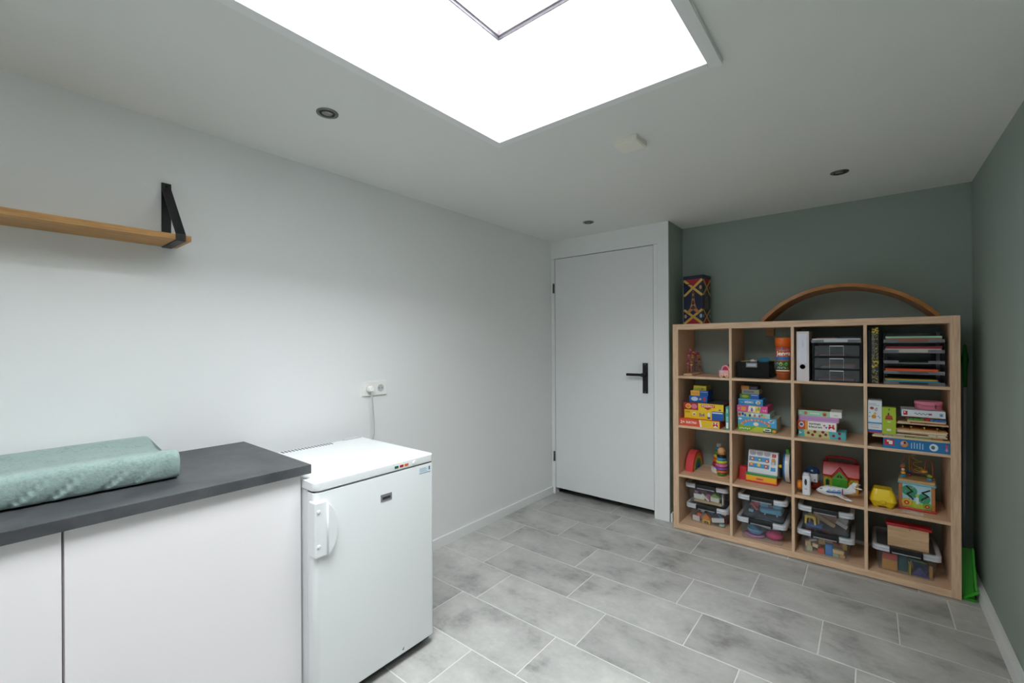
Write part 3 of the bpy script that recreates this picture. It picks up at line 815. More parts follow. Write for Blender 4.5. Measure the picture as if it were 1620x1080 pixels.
def f_pink(p, w, h):
    R(p, 0, w, 0, h, '#dd5594'); R(p, w * .13, w * .3, h * .2, h * .8, '#eda24c', -2 * EPS); PL(p, [(w * .36, h * .1), (w * .74, 0), (w * .78, h * .9), (w * .40, h)], '#f0e08a', -2 * EPS)
    for i, c in enumerate(('#ede4f2', '#8b6cc0', '#f4f0f2', '#f0b63a', '#7ec04c')): E_(p, w * (.42 + .075 * i), h * (.5 + .1 * (-1) ** i), w * .04, h * .3, c, (-3 - .02 * i) * EPS, 10)
    TX(p, '4-8', w * .90, h * .4, h * .26, '#f7d7e6'); TX(p, 'K', w * .07, h * .5, h * .3, '#f5c4da')
gbox('game_box', 'bright pink game box in the middle of a tall stack', 'game box', 1.509, 1.690, 3.168, .18, Z2 + .1225, Z2 + .167, '#dd5594', f_pink, G2)
def f_memo(p, w, h):
    R(p, 0, w, 0, h, '#2f87c4'); R(p, 0, w, h * .75, h, '#57a6da', -1.5 * EPS); TX(p, 'MEMO', w * .44, h * .5, h * .34, '#ffffff', w * .36, thick=.02); E_(p, w * .8, h * .5, w * .10, h * .26, '#c8d7d9'); E_(p, w * .82, h * .47, w * .05, h * .16, '#e0913c', -3 * EPS); R(p, w * .08, w * .2, h * .42, h * .5, '#a8cfe8', -2 * EPS)
gbox('game_box', 'sky blue game box lettered MEMO', 'game box', 1.518, 1.663, 3.170, .15, Z2 + .1675, Z2 + .211, '#2f87c4', f_memo, G2)
def f_gb(p, w, h):
    R(p, 0, w * .55, 0, h, '#2f7b35'); R(p, w * .55, w, 0, h, '#1e58b4'); E_(p, w * .28, h * .5, w * .19, h * .3, '#9fa936'); R(p, w * .6, w * .95, h * .74, h * .86, '#b9d0ea', -2 * EPS)
gbox('game_box', 'small box, half green and half blue, resting on the MEMO box', 'game box', 1.526, 1.640, 3.172, .12, Z2 + .2115, Z2 + .243, '#1e58b4', f_gb, G2)
def f_gry(p, w, h):
    R(p, 0, w, 0, h, '#8d9270'); R(p, w * .1, w * .72, h * .25, h * .75, '#6d6a86', -2 * EPS)
gbox('game_box', 'small grey-green box second from the top of the tall stack', 'game box', 1.537, 1.640, 3.175, .11, Z2 + .2435, Z2 + .273, '#8d9270', f_gry, G2)
def f_or(p, w, h):
    R(p, 0, w * .48, 0, h, '#b3752c'); R(p, w * .48, w, 0, h, '#2c2a33'); R(p, w * .6, w * .9, h * .3, h * .6, '#4b4a6e', -2 * EPS)
gbox('game_box', 'small dark box with an orange-brown end on top of the tall stack', 'game box', 1.533, 1.632, 3.176, .10, Z2 + .2735, Z2 + .298, '#2c2a33', f_or, G2)

G3 = 'puzzle boxes stacked in the third compartment of the middle row'
def f_dots(p, w, h):
    R(p, 0, w, 0, h, '#56b7bf'); PL(p, [(w * .14, 0), (w * .68, 0), (w * .64, h), (w * .12, h)], '#c6cf8c', -1.5 * EPS)
    for cx, cz in ((.22, .6), (.31, .35), (.36, .85), (.47, .3), (.59, .55), (.53, .9), (.75, .5), (.87, .2), (.87, .9)):
        E_(p, w * cx, h * cz * .9 + h * .02, w * .034, h * .2, '#a3203f'); E_(p, w * cx, h * cz * .9 + h * .02, w * .016, h * .1, '#6e2350', -3 * EPS, 10)
    PL(p, [(w * .02, h * .3), (w * .08, h * .5), (w * .02, h * .75)], '#d8eef2')
gbox('puzzle_box', 'turquoise puzzle box with dark red berries at the bottom of its stack', 'puzzle box', 1.857, 2.096, 3.182, .13, Z2, Z2 + .044, '#56b7bf', f_dots, G3)
def f_vorm(p, w, h):
    R(p, 0, w * .20, 0, h, '#d9522a'); R(p, w * .20, w * .27, 0, h, '#f0a63f'); R(p, w * .27, w, 0, h, '#f3f2ee'); E_(p, w * .1, h * .55, w * .07, h * .33, '#f0efe8', n=8); R(p, w * .06, w * .14, h * .42, h * .7, '#2a4c9a', -3 * EPS)
    TX(p, 'vormen', w * .45, h * .70, h * .22, '#3a3630', w * .30, thick=.02); TX(p, 'kleuren', w * .47, h * .40, h * .26, '#3a3630', w * .34, thick=.02)
    E_(p, w * .70, h * .62, w * .03, h * .1, '#d46aa0'); E_(p, w * .75, h * .42, w * .03, h * .1, '#8b78c4'); maker(p, w * .88, h * .5, h * .30)
gbox('puzzle_box', 'white puzzle box lettered vormen kleuren with an orange end', 'puzzle box', 1.854, 2.050, 3.178, .12, Z2 + .0445, Z2 + .098, '#e8e6e0', f_vorm, G3)
def f_lil(p, w, h):
    R(p, 0, w, 0, h, '#cf9bd3'); R(p, 0, w, h * .44, h * .50, '#a86fb0', -2 * EPS); R(p, 0, w * .03, 0, h, '#b58cc0', -2 * EPS)
gbox('puzzle_box', 'plain lilac puzzle box between a white box and a green box', 'puzzle box', 1.859, 2.062, 3.180, .11, Z2 + .0985, Z2 + .130, '#cf9bd3', f_lil, G3)
def f_grn(p, w, h):
    R(p, 0, w * .74, 0, h, '#a3d3b4'); R(p, w * .74, w, 0, h, '#efefea'); E_(p, w * .05, h * .5, w * .035, h * .3, '#d9ece0'); E_(p, w * .18, h * .5, w * .04, h * .32, '#d5765f'); E_(p, w * .62, h * .48, w * .055, h * .38, '#d98a4c'); E_(p, w * .62, h * .4, w * .03, h * .2, '#8a4b2c', -3 * EPS, 8); R(p, w * .28, w * .5, h * .4, h * .6, '#d9ece0', -2 * EPS); R(p, w * .83, w * .92, h * .3, h * .5, '#c8c8c4', -2 * EPS)
gbox('puzzle_box', 'mint green and white puzzle box on top of the lilac box', 'puzzle box', 1.857, 2.076, 3.178, .15, Z2 + .1305, Z2 + .164, '#d9dcd4', f_grn, G3,
     top=lambda p, w, d, h: (p.flat([(0.004, .004, h + EPS), (w * .74, .004, h + EPS), (w * .74, d - .004, h + EPS), (.004, d - .004, h + EPS)], '#6b4a34'), p.flat([(w * .74, .004, h + EPS), (w - .004, .004, h + EPS), (w - .004, d - .004, h + EPS), (w * .74, d - .004, h + EPS)], '#e4e4de')))

# ---- fourth compartment of the middle row -------------------------------------------
def f_bb(p, w, h):
    R(p, 0, w, 0, h, '#2377b5'); R(p, w * .02, w * .175, h * .3, h * .85, '#cf2a30', -2 * EPS); R(p, w * .06, w * .10, h * .62, h * .78, '#f3efec', -3 * EPS); R(p, w * .09, w * .15, h * .4, h * .74, '#f3efec', -3 * EPS)
    E_(p, w * .33, h * .55, w * .06, h * .3, '#d98b43'); E_(p, w * .30, h * .6, w * .02, h * .14, '#c8b8d8', -3 * EPS, 8); E_(p, w * .34, h * .66, w * .018, h * .12, '#2c3550', -3 * EPS, 8)
    for i in range(5): R(p, w * (.435 + .042 * i), w * (.45 + .042 * i), h * .2, h * (.72 + .06 * (i % 2)), '#a9cfe6', -2 * EPS)
    E_(p, w * .77, h * .48, w * .065, h * .34, '#dfeef2'); E_(p, w * .76, h * .48, w * .03, h * .18, '#54707c', -3 * EPS, 10); E_(p, w * .955, h * .66, w * .02, h * .16, '#d84a6a'); E_(p, w * .955, h * .36, w * .02, h * .16, '#e08aa0')
gbox('game_box', 'long blue game box with a red logo patch under a pile of wooden puzzles', 'game box', 2.264, 2.529, 3.096, .24, Z2, Z2 + .057, '#2377b5', f_bb)
def board(name, label, x0, x1, y0, dep, z0, z1, mat, cols=None, seed=1, cat='puzzle'):
    t = thing(name, label, cat, (x0, y0, z0), 0, 'flat puzzles piled on the long blue game box')
    w, h = x1 - x0, z1 - z0
    B('#d9c39a').box(0, w, 0, dep, 0, h * .55, .0006).build('tray', mat, t)
    if cols:
        rd = random.Random(seed); x = .006
        while x < w - .03:
            d = rd.uniform(.03, .07)
            B().box(x, min(w - .006, x + d), .004, dep - .01, h * .55, h, .0008, col=rd.choice(cols)).build('puzzle_piece', 'card', t)
            x += d + .003
    else:
        B('#f1ede2').box(.003, w - .003, .003, dep - .003, h * .55, h, .0006, col='#efe6d2').build('cover_sheet', 'card', t)
    return t
zb = Z2 + .0575
board('picture_puzzle', 'wide cream-edged picture puzzle lying straight on the long blue game box', 2.218, 2.529, 3.090, .23, zb, zb + .019, 'matte', ['#7c8a52', '#b06a3e', '#d9d6c4', '#8f9a6a', '#a7a08c'], 3)
board('picture_puzzle', 'white-edged puzzle with dark strip pieces, third from the bottom of the pile', 2.319, 2.520, 3.095, .20, zb + .0195, zb + .033, 'matte', ['#2b2422', '#e9e4d8', '#3a2c24', '#d8d3c4', '#7d3a32'], 5)
board('picture_puzzle', 'thin pale wooden puzzle board beneath the pegged board', 2.319, 2.521, 3.100, .20, zb + .0335, zb + .045, 'ply')
t = board('peg_puzzle', 'orange-brown wooden puzzle board with small brass pegs', 2.320, 2.523, 3.105, .19, zb + .0455, zb + .058, 'ply', ['#c98438', '#b8742c', '#d29a4c'], 9)
for x in (.028, .062, .115, .165):
    b = B('#c9a85a'); b.lathe([(.002, .010), (.002, .018), (.004, .020), (.0035, .0235)], (x, .02, 0), seg=10, col='#d8bc74'); b.build('peg', 'toy', t)
board('picture_puzzle', 'dark-topped wooden puzzle under the colourful block puzzle', 2.322, 2.526, 3.105, .18, zb + .082, zb + .096, 'ply', ['#6e4a3a', '#9a5a44', '#bfae90'], 12)
sp = thing('wooden_spacer', 'dark wooden frame between two puzzle boards', 'frame', (2.335, 3.14, zb + .0582), 0)
B('#3c2d22').box(0, .012, 0, .13, 0, .0238).box(.165, .177, 0, .13, 0, .0238).box(.012, .165, .1, .13, 0, .0238).build('frame', 'matte', sp)
t = thing('block_puzzle', 'wooden tray puzzle with red, green, yellow and blue ribbed blocks', 'puzzle', (2.362, 3.10, zb + .0965), 0)
B('#dcb98a').prism([(0.006, 0), (.150, 0), (.156, .009), (0, .009)], 0, .15, 'y', '#dcb98a').build('tray', 'matte', t)
for x0, x1, y0, z0, z1, c in ((.004, .070, .002, .009, .020, '#49a13a'), (-.004, .060, .03, .009, .028, '#c92f35'), (.060, .095, .012, .009, .024, '#c92f35'), (.095, .156, .002, .009, .021, '#3f74c4'), (.09, .15, .03, .009, .027, '#e6c12a'), (.06, .09, .05, .009, .028, '#31489a')):
    b = B(c)
    n = max(2, int((x1 - x0) / .013))
    for i in range(n):
        xa = x0 + (x1 - x0) * i / n; b.box(xa, xa + (x1 - x0) / n * .86, y0, y0 + .026, z0, z1, .0015, col=c)
    b.box(x0, x1, y0 + .004, y0 + .024, z0, z1 - .003, 0, col=c).build('ribbed_block', 'toy', t)
zt = zb + .0965 + .0285
def f_wh(p, w, h):
    R(p, 0, w, 0, h, '#dfe4ea'); R(p, w * .04, w * .14, h * .2, h * .8, '#c42c34', -2 * EPS); E_(p, w * .075, h * .6, w * .018, h * .13, '#f2e3e3', -3 * EPS, 8)
    pts = [(w * (.30 + .028 * i), h * (.42 + .12 * math.sin(i * 1.9))) for i in range(12)]
    for a, b_ in zip(pts, pts[1:]): PL(p, [(a[0], a[1]), (b_[0], b_[1]), (b_[0], b_[1] + h * .1), (a[0], a[1] + h * .1)], '#55505c')
    R(p, w * .62, w * .70, h * .35, h * .6, '#b04a60', -2 * EPS); R(p, w * .87, w * .95, h * .25, h * .7, '#8fb4d6', -2 * EPS); R(p, w * .89, w * .93, h * .32, h * .5, '#3f74a8', -3 * EPS)
gbox('game_box', 'white game box with a red corner patch, lying under the pink case', 'game box', 2.342, 2.514, 3.105, .15, zt, zt + .036, '#c7ccd2', f_wh)
t = thing('pink_case', 'small pink oval case lying on the white game box', 'case', (2.455, 3.185, zt + .0362))
def stadium(w, d, n=10):
    r = d / 2; P = []
    for i in range(n + 1): a = math.radians(-90 + 180 * i / n); P.append((w / 2 - r + r * math.cos(a), r * math.sin(a)))
    for i in range(n + 1): a = math.radians(90 + 180 * i / n); P.append((-w / 2 + r + r * math.cos(a), r * math.sin(a)))
    return P
B('#d9748f').prism(stadium(.112, .10), 0, .024, 'z', '#dc7f98', .003, True).build('case_body', 'card', t)
B('#d9748f').prism(stadium(.114, .102), .0245, .044, 'z', '#e0879f', .003, True).build('lid', 'card', t)
B('#6b3040').box(.022, .028, -.0515, -.0495, .010, .030, col='#6b2a3c').build('clasp', 'toy', t)
p = B()
for i in range(7): p.box(-.028 + i * .0075, -.0235 + i * .0075, -.0508, -.0503, .019, .0215, col='#8e4a60')
p.build('stitching', 'card', t)
def f_whv(p, w, h):
    R(p, 0, w, 0, h, '#dfe5e9'); R(p, 0, w, 0, h * .035, '#c92b33', -2 * EPS); R(p, 0, w, h * .035, h * .10, '#2a63b4', -2 * EPS); R(p, 0, w, h * .28, h * .33, '#4a9acb', -2 * EPS)
    TX(p, 'MIJN EERSTE', w * .5, h * .235, h * .028, '#c23040', w * .68); TX(p, 'PUZZEL', w * .5, h * .175, h * .03, '#b8384c', w * .6)
    R(p, w * .06, w * .6, h * .88, h * .90, '#a9b2ba', -2 * EPS); R(p, w * .06, w * .8, h * .84, h * .855, '#a9b2ba', -2 * EPS)
    E_(p, w * .28, h * .76, w * .15, h * .045, '#b0502c'); E_(p, w * .58, h * .72, w * .12, h * .05, '#c9a8c4'); E_(p, w * .64, h * .77, w * .04, h * .015, '#2c2a30', -3 * EPS, 8); E_(p, w * .42, h * .50, w * .18, h * .06, '#d9963c'); E_(p, w * .5, h * .6, w * .1, h * .04, '#d9b23c', -2.5 * EPS)
    for cx, cz in ((.1, .5), (.75, .52), (.85, .48), (.12, .62)): E_(p, w * cx, h * cz, w * .06, h * .018, '#5aa6cf')
gbox('puzzle_box', 'tall white puzzle box with red and blue bands standing beside the green box', 'puzzle box', 2.1995, 2.259, 3.094, .09, zb + .0195, zb + .201, '#c9cfd4', f_whv)
def f_lime(p, w, h):
    R(p, 0, w, 0, h, '#a9bf2e'); E_(p, w * .5, h * .92, w * .06, h * .035, '#3c8a6c'); E_(p, w * .5, h * .63, w * .26, h * .09, '#b84a34'); R(p, w * .22, w * .78, h * .545, h * .60, '#a03a30', -2.2 * EPS); E_(p, w * .46, h * .75, w * .06, h * .05, '#5a2a20'); R(p, w * .38, w * .62, h * .44, h * .48, '#dfe8b0', -2 * EPS); R(p, w * .4, w * .6, h * .33, h * .36, '#d5a06a', -2 * EPS); R(p, w * .33, w * .64, h * .12, h * .2, '#e2ebd0', -2 * EPS)
gbox('puzzle_box', 'small lime green box with a red picture standing on the puzzle boards', 'puzzle box', 2.2605, 2.3185, 3.094, .05, zb + .0195, zb + .167, '#a9bf2e', f_lime)

# ---- top row -----------------------------------------------------------------------
t = thing('bead_arch', 'wooden toy with two arches threaded with pink and yellow discs', 'toy', (1.156, 3.165, Z3))
B().box(0, .062, 0, .29, 0, .014, .0015).build('base', 'ply', t)
for ax, hh, bc in ((.020, .185, ('#b03a5c', '#c9567a', '#d88aa0')), (.043, .165, ('#c79a3a', '#b03a5c', '#d8b45a'))):
    pts = []
    for i in range(25):
        a = PI * i / 24; pts.append((ax, .145 - .105 * math.cos(a), .013 + hh * math.sin(a) ** .85))
    ar = B('#a8455c').tube(pts, .0022, '#c96a80', 8).build('arch_rod', 'toy', t)
    for i in list(range(1, 9)) + list(range(16, 24)):
        P_, Q_ = Vector(pts[i]), Vector(pts[i + 1]); d = (Q_ - P_).normalized(); b = B()
        c = bc[i % 3]
        b.lathe([(.006, -.004), (.0098, -.0025), (.0098, .0025), (.006, .004)], seg=12, col=c)
        b.xform(Matrix.Translation((P_ + Q_) / 2) @ d.to_track_quat('Z', 'Y').to_matrix().to_4x4()); b.build('disc', 'toy', ar)
t = thing('toy_car', 'small pink wooden toy car with a round arched roof beside the divider', 'toy car', (1.408, 3.115, Z3))
B('#eab3b0').box(0, .064, 0, .04, .008, .050, .005, col='#e8a9a8').build('body', 'toy', t)
b = B()
pts = [(.040 + .026 * math.cos(PI * i / 14), .048 + .036 * math.sin(PI * i / 14)) for i in range(15)]
inn = [(.040 + .019 * math.cos(PI * i / 14), .048 + .028 * math.sin(PI * i / 14)) for i in range(15)]
b.prism(pts + inn[::-1], .004, .036, 'y', '#ef9fb0').build('roof', 'toy', t)
B('#b8274a').prism(inn, .010, .030, 'y', '#b8274a').build('cabin', 'toy', t)
for x in (.016, .050):
    b = B(); b.lathe([(.0115, -.002), (.0115, .004)], (x, .0, .0115), 'y', 16, '#efc7b0'); b.lathe([(.005, -.003), (.005, .0)], (x, .0, .0115), 'y', 12, '#d8705c'); b.build('wheel', 'toy', t)
    b = B(); b.lathe([(.0115, -.004), (.0115, .002)], (x, .040, .0115), 'y', 16, '#efc7b0'); b.build('wheel', 'toy', t)
p = B(); R(p, .010, .026, .034, .046, '#b6d3dd', -.0006); speck(p, .004, .06, .014, .032, ['#d97f80', '#f1dd9c', '#e9c6b4', '#d65c6c'], 14, .004, 4, -.0007); p.build('print', 'card', t)
t = thing('black_toy', 'small black folding toy part standing behind the pink car', 'toy', (1.440, 3.20, Z3))
B('#1b1d1f').prism([(0, 0), (.036, 0), (.036, .098), (.030, .102), (.004, .080)], 0, .012, 'y', '#1b1d1f', .002).build('body', 'toy', t)

# black woven basket with odds and ends
t = thing('basket', 'black woven plastic basket with a pale label, filled with small toys', 'basket', (1.506, 3.165, Z3))
bw_, bd_, bh_ = .195, .21, .108
b = B('#111214')
b.box(.004, bw_ - .004, .004, bd_ - .004, 0, .004)
n = 8
for i in range(n):
    z0 = .004 + i * (bh_ - .012) / n; z1 = z0 + (bh_ - .012) / n * .82
    o = .0015 if i % 2 else 0
    b.box(o, bw_ - o, o, .004 + o, z0, z1, .001).box(o, bw_ - o, bd_ - .004 - o, bd_ - o, z0, z1, .001).box(o, .004 + o, .004 + o, bd_ - .004 - o, z0, z1, .001).box(bw_ - .004 - o, bw_ - o, .004 + o, bd_ - .004 - o, z0, z1, .001)
b.box(.0025, bw_ - .0025, .0025, .0045, .002, bh_ - .006).box(.0025, bw_ - .0025, bd_ - .0045, bd_ - .0025, .002, bh_ - .006).box(.0025, .0045, .0045, bd_ - .0045, .002, bh_ - .006).box(bw_ - .0045, bw_ - .0025, .0045, bd_ - .0045, .002, bh_ - .006)
b.build('weave', 'black_plastic', t)
b = B(); b.box(-.002, bw_ + .002, -.002, .006, bh_ - .008, bh_, .002).box(-.002, bw_ + .002, bd_ - .006, bd_ + .002, bh_ - .008, bh_, .002).box(-.002, .006, .006, bd_ - .006, bh_ - .008, bh_, .002).box(bw_ - .006, bw_ + .002, .006, bd_ - .006, bh_ - .008, bh_, .002)
b.build('rim', 'black_plastic', t)
b = B('#8e949c').box(.060, .126, -.004, -.0005, .072, .102, .001, col='#8a9098'); b.box(.068, .118, -.0043, -.004, .080, .094, col='#b9bfc6'); b.build('label_holder', 'toy', t)
for i, (x, y, a, l, c, nm) in enumerate(((.053, .085, .22, .080, '#c9ac7a', 'tan wooden stick at the front of the black basket'), (.054, .122, -.15, .084, '#b89a68', 'brownest and longest wooden stick in the black basket'), (.053, .162, .25, .076, '#d4bc90', 'cream wooden stick at the back of the black basket'))):
    st = thing('wooden_stick', nm, 'stick', (1.506 + x, 3.165 + y, Z3 + .1046), a, 'wooden sticks in the black basket')
    b = B(); b.tube([(-l / 2, 0, 0), (0, 0, .004), (l / 2, 0, .007)], .0048, c, 8); b.build('rod', 'matte', st)
t = thing('toy_dish', 'light blue round toy dish tilted in the black basket', 'dish', (1.654, 3.288, Z3 + .0998))
b = B('#4f9fbf'); b.lathe([(.022, 0), (.036, .008), (.038, .014), (.036, .014), (.024, .004)], seg=24, col='#4aa0c4'); b.xform(Matrix.Translation((0, 0, .022 * math.sin(.35))) @ Matrix.Rotation(.35, 4, 'X')); b.build('bowl', 'toy', t)
t = thing('toy_shell', 'white and pink toy piece heaped in the black basket', 'toy', (1.602, 3.216, Z3 + .1059))
B().ball((0, 0, .006), .022, '#e4dedb', (1, .8, .55)).build('shell', 'toy', t); B().ball((.010, -.012, .014), .007, '#d87a8a', (1, .6, .6)).build('dot', 'toy', t)
fill = thing('cloth_filling', 'dark cloth lying in the black basket under the toys', 'cloth', (1.512, 3.171, Z3))
b = B('#26221f'); b.box(.002, .181, .002, .196, .0045, .100, .006, col='#26221f'); b.build('cloth', 'matte', fill)

t = thing('wood_block', 'small wooden wall block just under the top panel behind the basket', 'block', (1.636, D2 - .03, 1.377))
B().box(0, .050, 0, .03, 0, .049, .0015).build('block', 'shelf_oak', t); B('#8a8a86').box(.022, .028, -.0012, 0, .022, .028, col='#8a8a86').build('screw', 'toy', t)

# orange canister
t = thing('canister', 'orange cylindrical block-game canister with blue and green print', 'canister', (1.7820, 3.145, Z3))
b = B('#a8542a'); b.lathe([(.036, 0), (.036, .036), (.041, .040), (.041, .046)], seg=32, col='#a9562c'); b.build('foot', 'toy', t)
b = B('#d1591f'); b.lathe([(.041, .046), (.042, .215)], seg=32, col='#cf551d'); b.build('tube', 'toy', t)
b = B('#e06a22'); b.lathe([(.0445, .208), (.046, .258), (.043, .266), (.02, .267)], seg=32, col='#df641c'); b.build('lid', 'toy', t)
def wrap(bld, r):   # bend a flat print (x along arc, z up) round a vertical cylinder facing -y
    for v in bld.bm.verts:
        a = v.co.x / r; rr = r - v.co.y
        v.co = Vector((rr * math.sin(a), -rr * math.cos(a), v.co.z))
b = B()
def strip(x0, x1, z0, z1, c, y=-.0004, n=14):
    for i in range(n): R(b, x0 + (x1 - x0) * i / n, x0 + (x1 - x0) * (i + 1) / n, z0, z1, c, y)
strip(-.05, .05, .125, .145, '#1f74b8'); strip(-.045, .045, .055, .062, '#e8ddb8'); strip(-.045, .045, .062, .118, '#2c5a38')
strip(-.04, .04, .185, .19, '#4a9fd4')
for cx, cz, rx, rz, c in ((-.02, .200, .022, .010, '#3a97d8'), (.012, .192, .02, .008, '#3a97d8'), (-.005, .182, .014, .006, '#e8a52a'), (-.03, .10, .010, .010, '#7fc0d0'), (-.008, .10, .009, .012, '#d9d04a'), (.015, .095, .010, .010, '#4f9a3c'), (-.02, .075, .010, .008, '#c9b8dc'), (.006, .075, .012, .007, '#efe9dc'), (.024, .072, .010, .006, '#c86a4a'), (.022, .10, .008, .012, '#7ab84a')):
    E_(b, cx, cz, rx, rz, c, -.0006, 12)
b.text('Jenga', (.006, -.0009, .163), .034, XV, ZV, '#f6f2ea', True, .088, 0, .03)
wrap(b, .0418); b.build('print', 'card', t)

# lever-arch binder and drawer tower
t = thing('binder', 'white lever-arch binder with a label and a finger hole', 'binder', (1.858, 3.098, Z3))
B('#dcd3d4').box(0, .0645, 0, .285, 0, .302, .002, col='#dbd1d2').build('spine', 'card', t)
p = B(); R(p, .008, .053, .108, .288, '#e2e2ec'); p.build('label', 'card', t)
p = B()
for k, (x, l) in enumerate(((.030, .05), (.036, .03))): R(p, x, x + .0012, .205, .205 + l, '#a9a9ba', -.0006)
p.build('handwriting', 'card', t)
b = B(); b.lathe([(.0135, -.0012), (.0135, .0)], (.031, 0, .087), 'y', 20, '#17181a'); b.lathe([(.0145, -.0016), (.0145, -.0004), (.0130, -.0004), (.0130, -.0016)], (.031, 0, .087), 'y', 20, '#4a4a4c'); b.build('finger_hole', 'toy', t)
t = thing('drawer_tower', 'black three-drawer tower with clear drawer fronts', 'drawers', (1.938, 3.098, Z3))
dw, dd, dh = .237, .32, .232
b = B()
b.box(0, .010, .002, dd, 0, dh, .001).box(dw - .010, dw, .002, dd, 0, dh, .001).box(.01, dw - .01, dd - .004, dd, 0, dh)
for z in (0, .072, .146, dh - .010): b.box(.010, dw - .010, .002, dd - .004, z, z + .007)
b.build('frame', 'black_plastic', t)
for i, z in enumerate((.0075, .0795, .1535)):
    h = .063
    d = B().box(.012, dw - .012, 0, .0025, z, z + h, .0008).box(.012, .014, .0025, dd - .02, z, z + h * .9).box(dw - .014, dw - .012, .0025, dd - .02, z, z + h * .9).box(.014, dw - .014, .0025, dd - .02, z, z + .0015).build('drawer', 'smoke_drawer', t)
    B('#c0c3c8').box(.085, .152, -.008, 0, z + h - .007, z + h - .001, .001, col='#b9bcc2').box(.085, .0865, -.0012, 0, z + .002, z + h - .006, col='#a4a7ad').box(.1505, .152, -.0012, 0, z + .002, z + h - .006, col='#b4b7bc').build('pull', 'toy', d)
PAP = [(.010, '#b85a58', 0.010, .030, .20, 2), (.084, '#6fb39a', .006, .040, .20, 1), (.0905, '#c4544c', .005, .060, .205, 1), (.096, '#d9913f', .004, .075, .205, 1), (.010, '#b98ea0', .0, 0, 0, 0), (.157, '#c05a62', .006, .035, .16, 2)]
for z, c, h, x0, x1, n in PAP:
    if not n: continue
    nm = {'#b85a58': 'dull red', '#6fb39a': 'mint green', '#c4544c': 'red', '#d9913f': 'orange', '#c05a62': 'rose red'}[c]
    t2 = thing('paper_stack', nm + ' paper stack inside the black drawer tower', 'paper', (1.938 + x0, 3.110, Z3 + z), 0)
    b = B(c)
    for i in range(3): b.box(.001 * i, x1 - x0 - .001 * ((i * 2) % 3), 0, .25, h * i / 3, h * (i + 1) / 3 - .0002, 0, col=c)
    b.build('sheets', 'matte', t2)
def tray(name, label, x0, x1, y0, dep, z0, h, group, slope=0.0):
    t = thing(name, label, 'tray', (x0, y0, z0), 0, group)
    w = x1 - x0
    B().box(0, w, 0, dep, 0, .002).box(0, .002, 0, dep, .002, h).box(w - .002, w, 0, dep, .002, h).box(.002, w - .002, dep - .002, dep, .002, h).build('tub', 'clear_tray', t)
    f = B(); f.box(0, w * .26, -.002, 0, 0, .017, .0006).box(w * .74, w, -.002, 0, 0, .017, .0006).box(w * .26, w * .74, -.002, 0, 0, .0035).build('front_lip', 'tray_lip', t)
    return t
tray('letter_tray', 'grey letter tray full of white paper on top of the black drawer tower', 1.934, 2.171, 3.100, .31, Z3 + .2325, .034, 'letter trays in the top compartments')
t = thing('paper_stack', 'white paper stack in the tray on top of the drawer tower', 'paper', (1.938, 3.104, Z3 + .235))
b = B('#d3d4d6')
for i in range(6): b.box(.001 * (i % 2), .228 - .001 * (i % 3), .001 * i, .29, .0038 * i, .0038 * (i + 1) - .0003, 0, col='#cfd0d3')
b.build('sheets', 'matte', t)
t = thing('loose_papers', 'brown-edged papers lying on the white paper stack', 'paper', (1.955, 3.18, Z3 + .2585))
B('#7a5a48').box(0, .10, 0, .21, 0, .006, 0, col='#8a5e48').box(.09, .19, .02, .2, 0, .009, 0, col='#34404a').build('sheets', 'matte', t)

# dotted binder, black binder and tower of letter trays
t = thing('binder', 'black binder pushed against the divider next to the dotted one', 'binder', (2.1965, 3.13, Z3))
B('#16161a').box(0, .016, 0, .28, 0, .300, .001, col='#15151a').build('spine', 'card', t)
B('#2a2a30').box(.003, .013, -.0006, 0, .18, .26, col='#2c2c33').build('label', 'card', t)
t = thing('binder', 'dark binder dotted with yellow spots', 'binder', (2.2145, 3.118, Z3))
B('#26262a').box(0, .033, 0, .27, 0, .318, .001, col='#25252a').build('spine', 'card', t)
p = B(); R(p, .003, .014, .06, .285, '#4c4c58', -.0003); rd = random.Random(11)
for i in range(230):
    z = rd.uniform(.005, .314); big = (z > .285 or .09 < z < .13)
    r = rd.uniform(.0016, .0028) * (1.35 if big else .8)
    E_(p, rd.uniform(.002, .031), z, r, r, '#e0c02a' if big else rd.choice(['#b5a645', '#c9bd6a', '#a39b52']), -.0006 - i * 1e-6, 7)
p.build('print', 'card', t)
FOLD = {0: [('#3a3c44', .012, 'dark grey'), ('#2a94b8', .008, 'turquoise blue'), ('#c9a83a', .007, 'mustard yellow')], 1: [('#5a5c62', .013, 'grey'), ('#e4581f', .013, 'bright orange')], 2: [('#5f7a5c', .004, 'dull green')], 3: [('#c4b7b0', .022, 'pale pink'), ('#8e2430', .012, 'dark red')], 4: [('#9a6450', .022, 'brown'), ('#9ccbab', .010, 'pale green')]}
LV = ['lowest', 'second from the bottom', 'middle', 'second from the top', 'topmost']
for i in range(5):
    z0 = Z3 + .001 + i * .0575
    tr = tray('letter_tray', 'clear letter tray, %s of the five stacked beside the dotted binder' % LV[i], 2.268, 2.514, 3.118 + .002 * (i % 2), .31, z0, .054, 'letter trays in the top compartments')
    for x in (.004, .226):
        B('#6d7076').box(x, x + .016, .15, .16, .002, .0572, 0, col='#5f6268').build('riser', 'toy', tr)
    zz = z0 + .0022
    for c, h, nm in FOLD[i]:
        t2 = thing('folder', nm + ' folder lying in the letter tray that is %s' % LV[i], 'folder', (2.274 + random.uniform(0, .004), 3.126, zz))
        B(c).box(0, .228 if i > 1 else .214, 0, .139, 0, h, .0008, col=c).build('cover', 'card', t2)
        zz += h + .0004

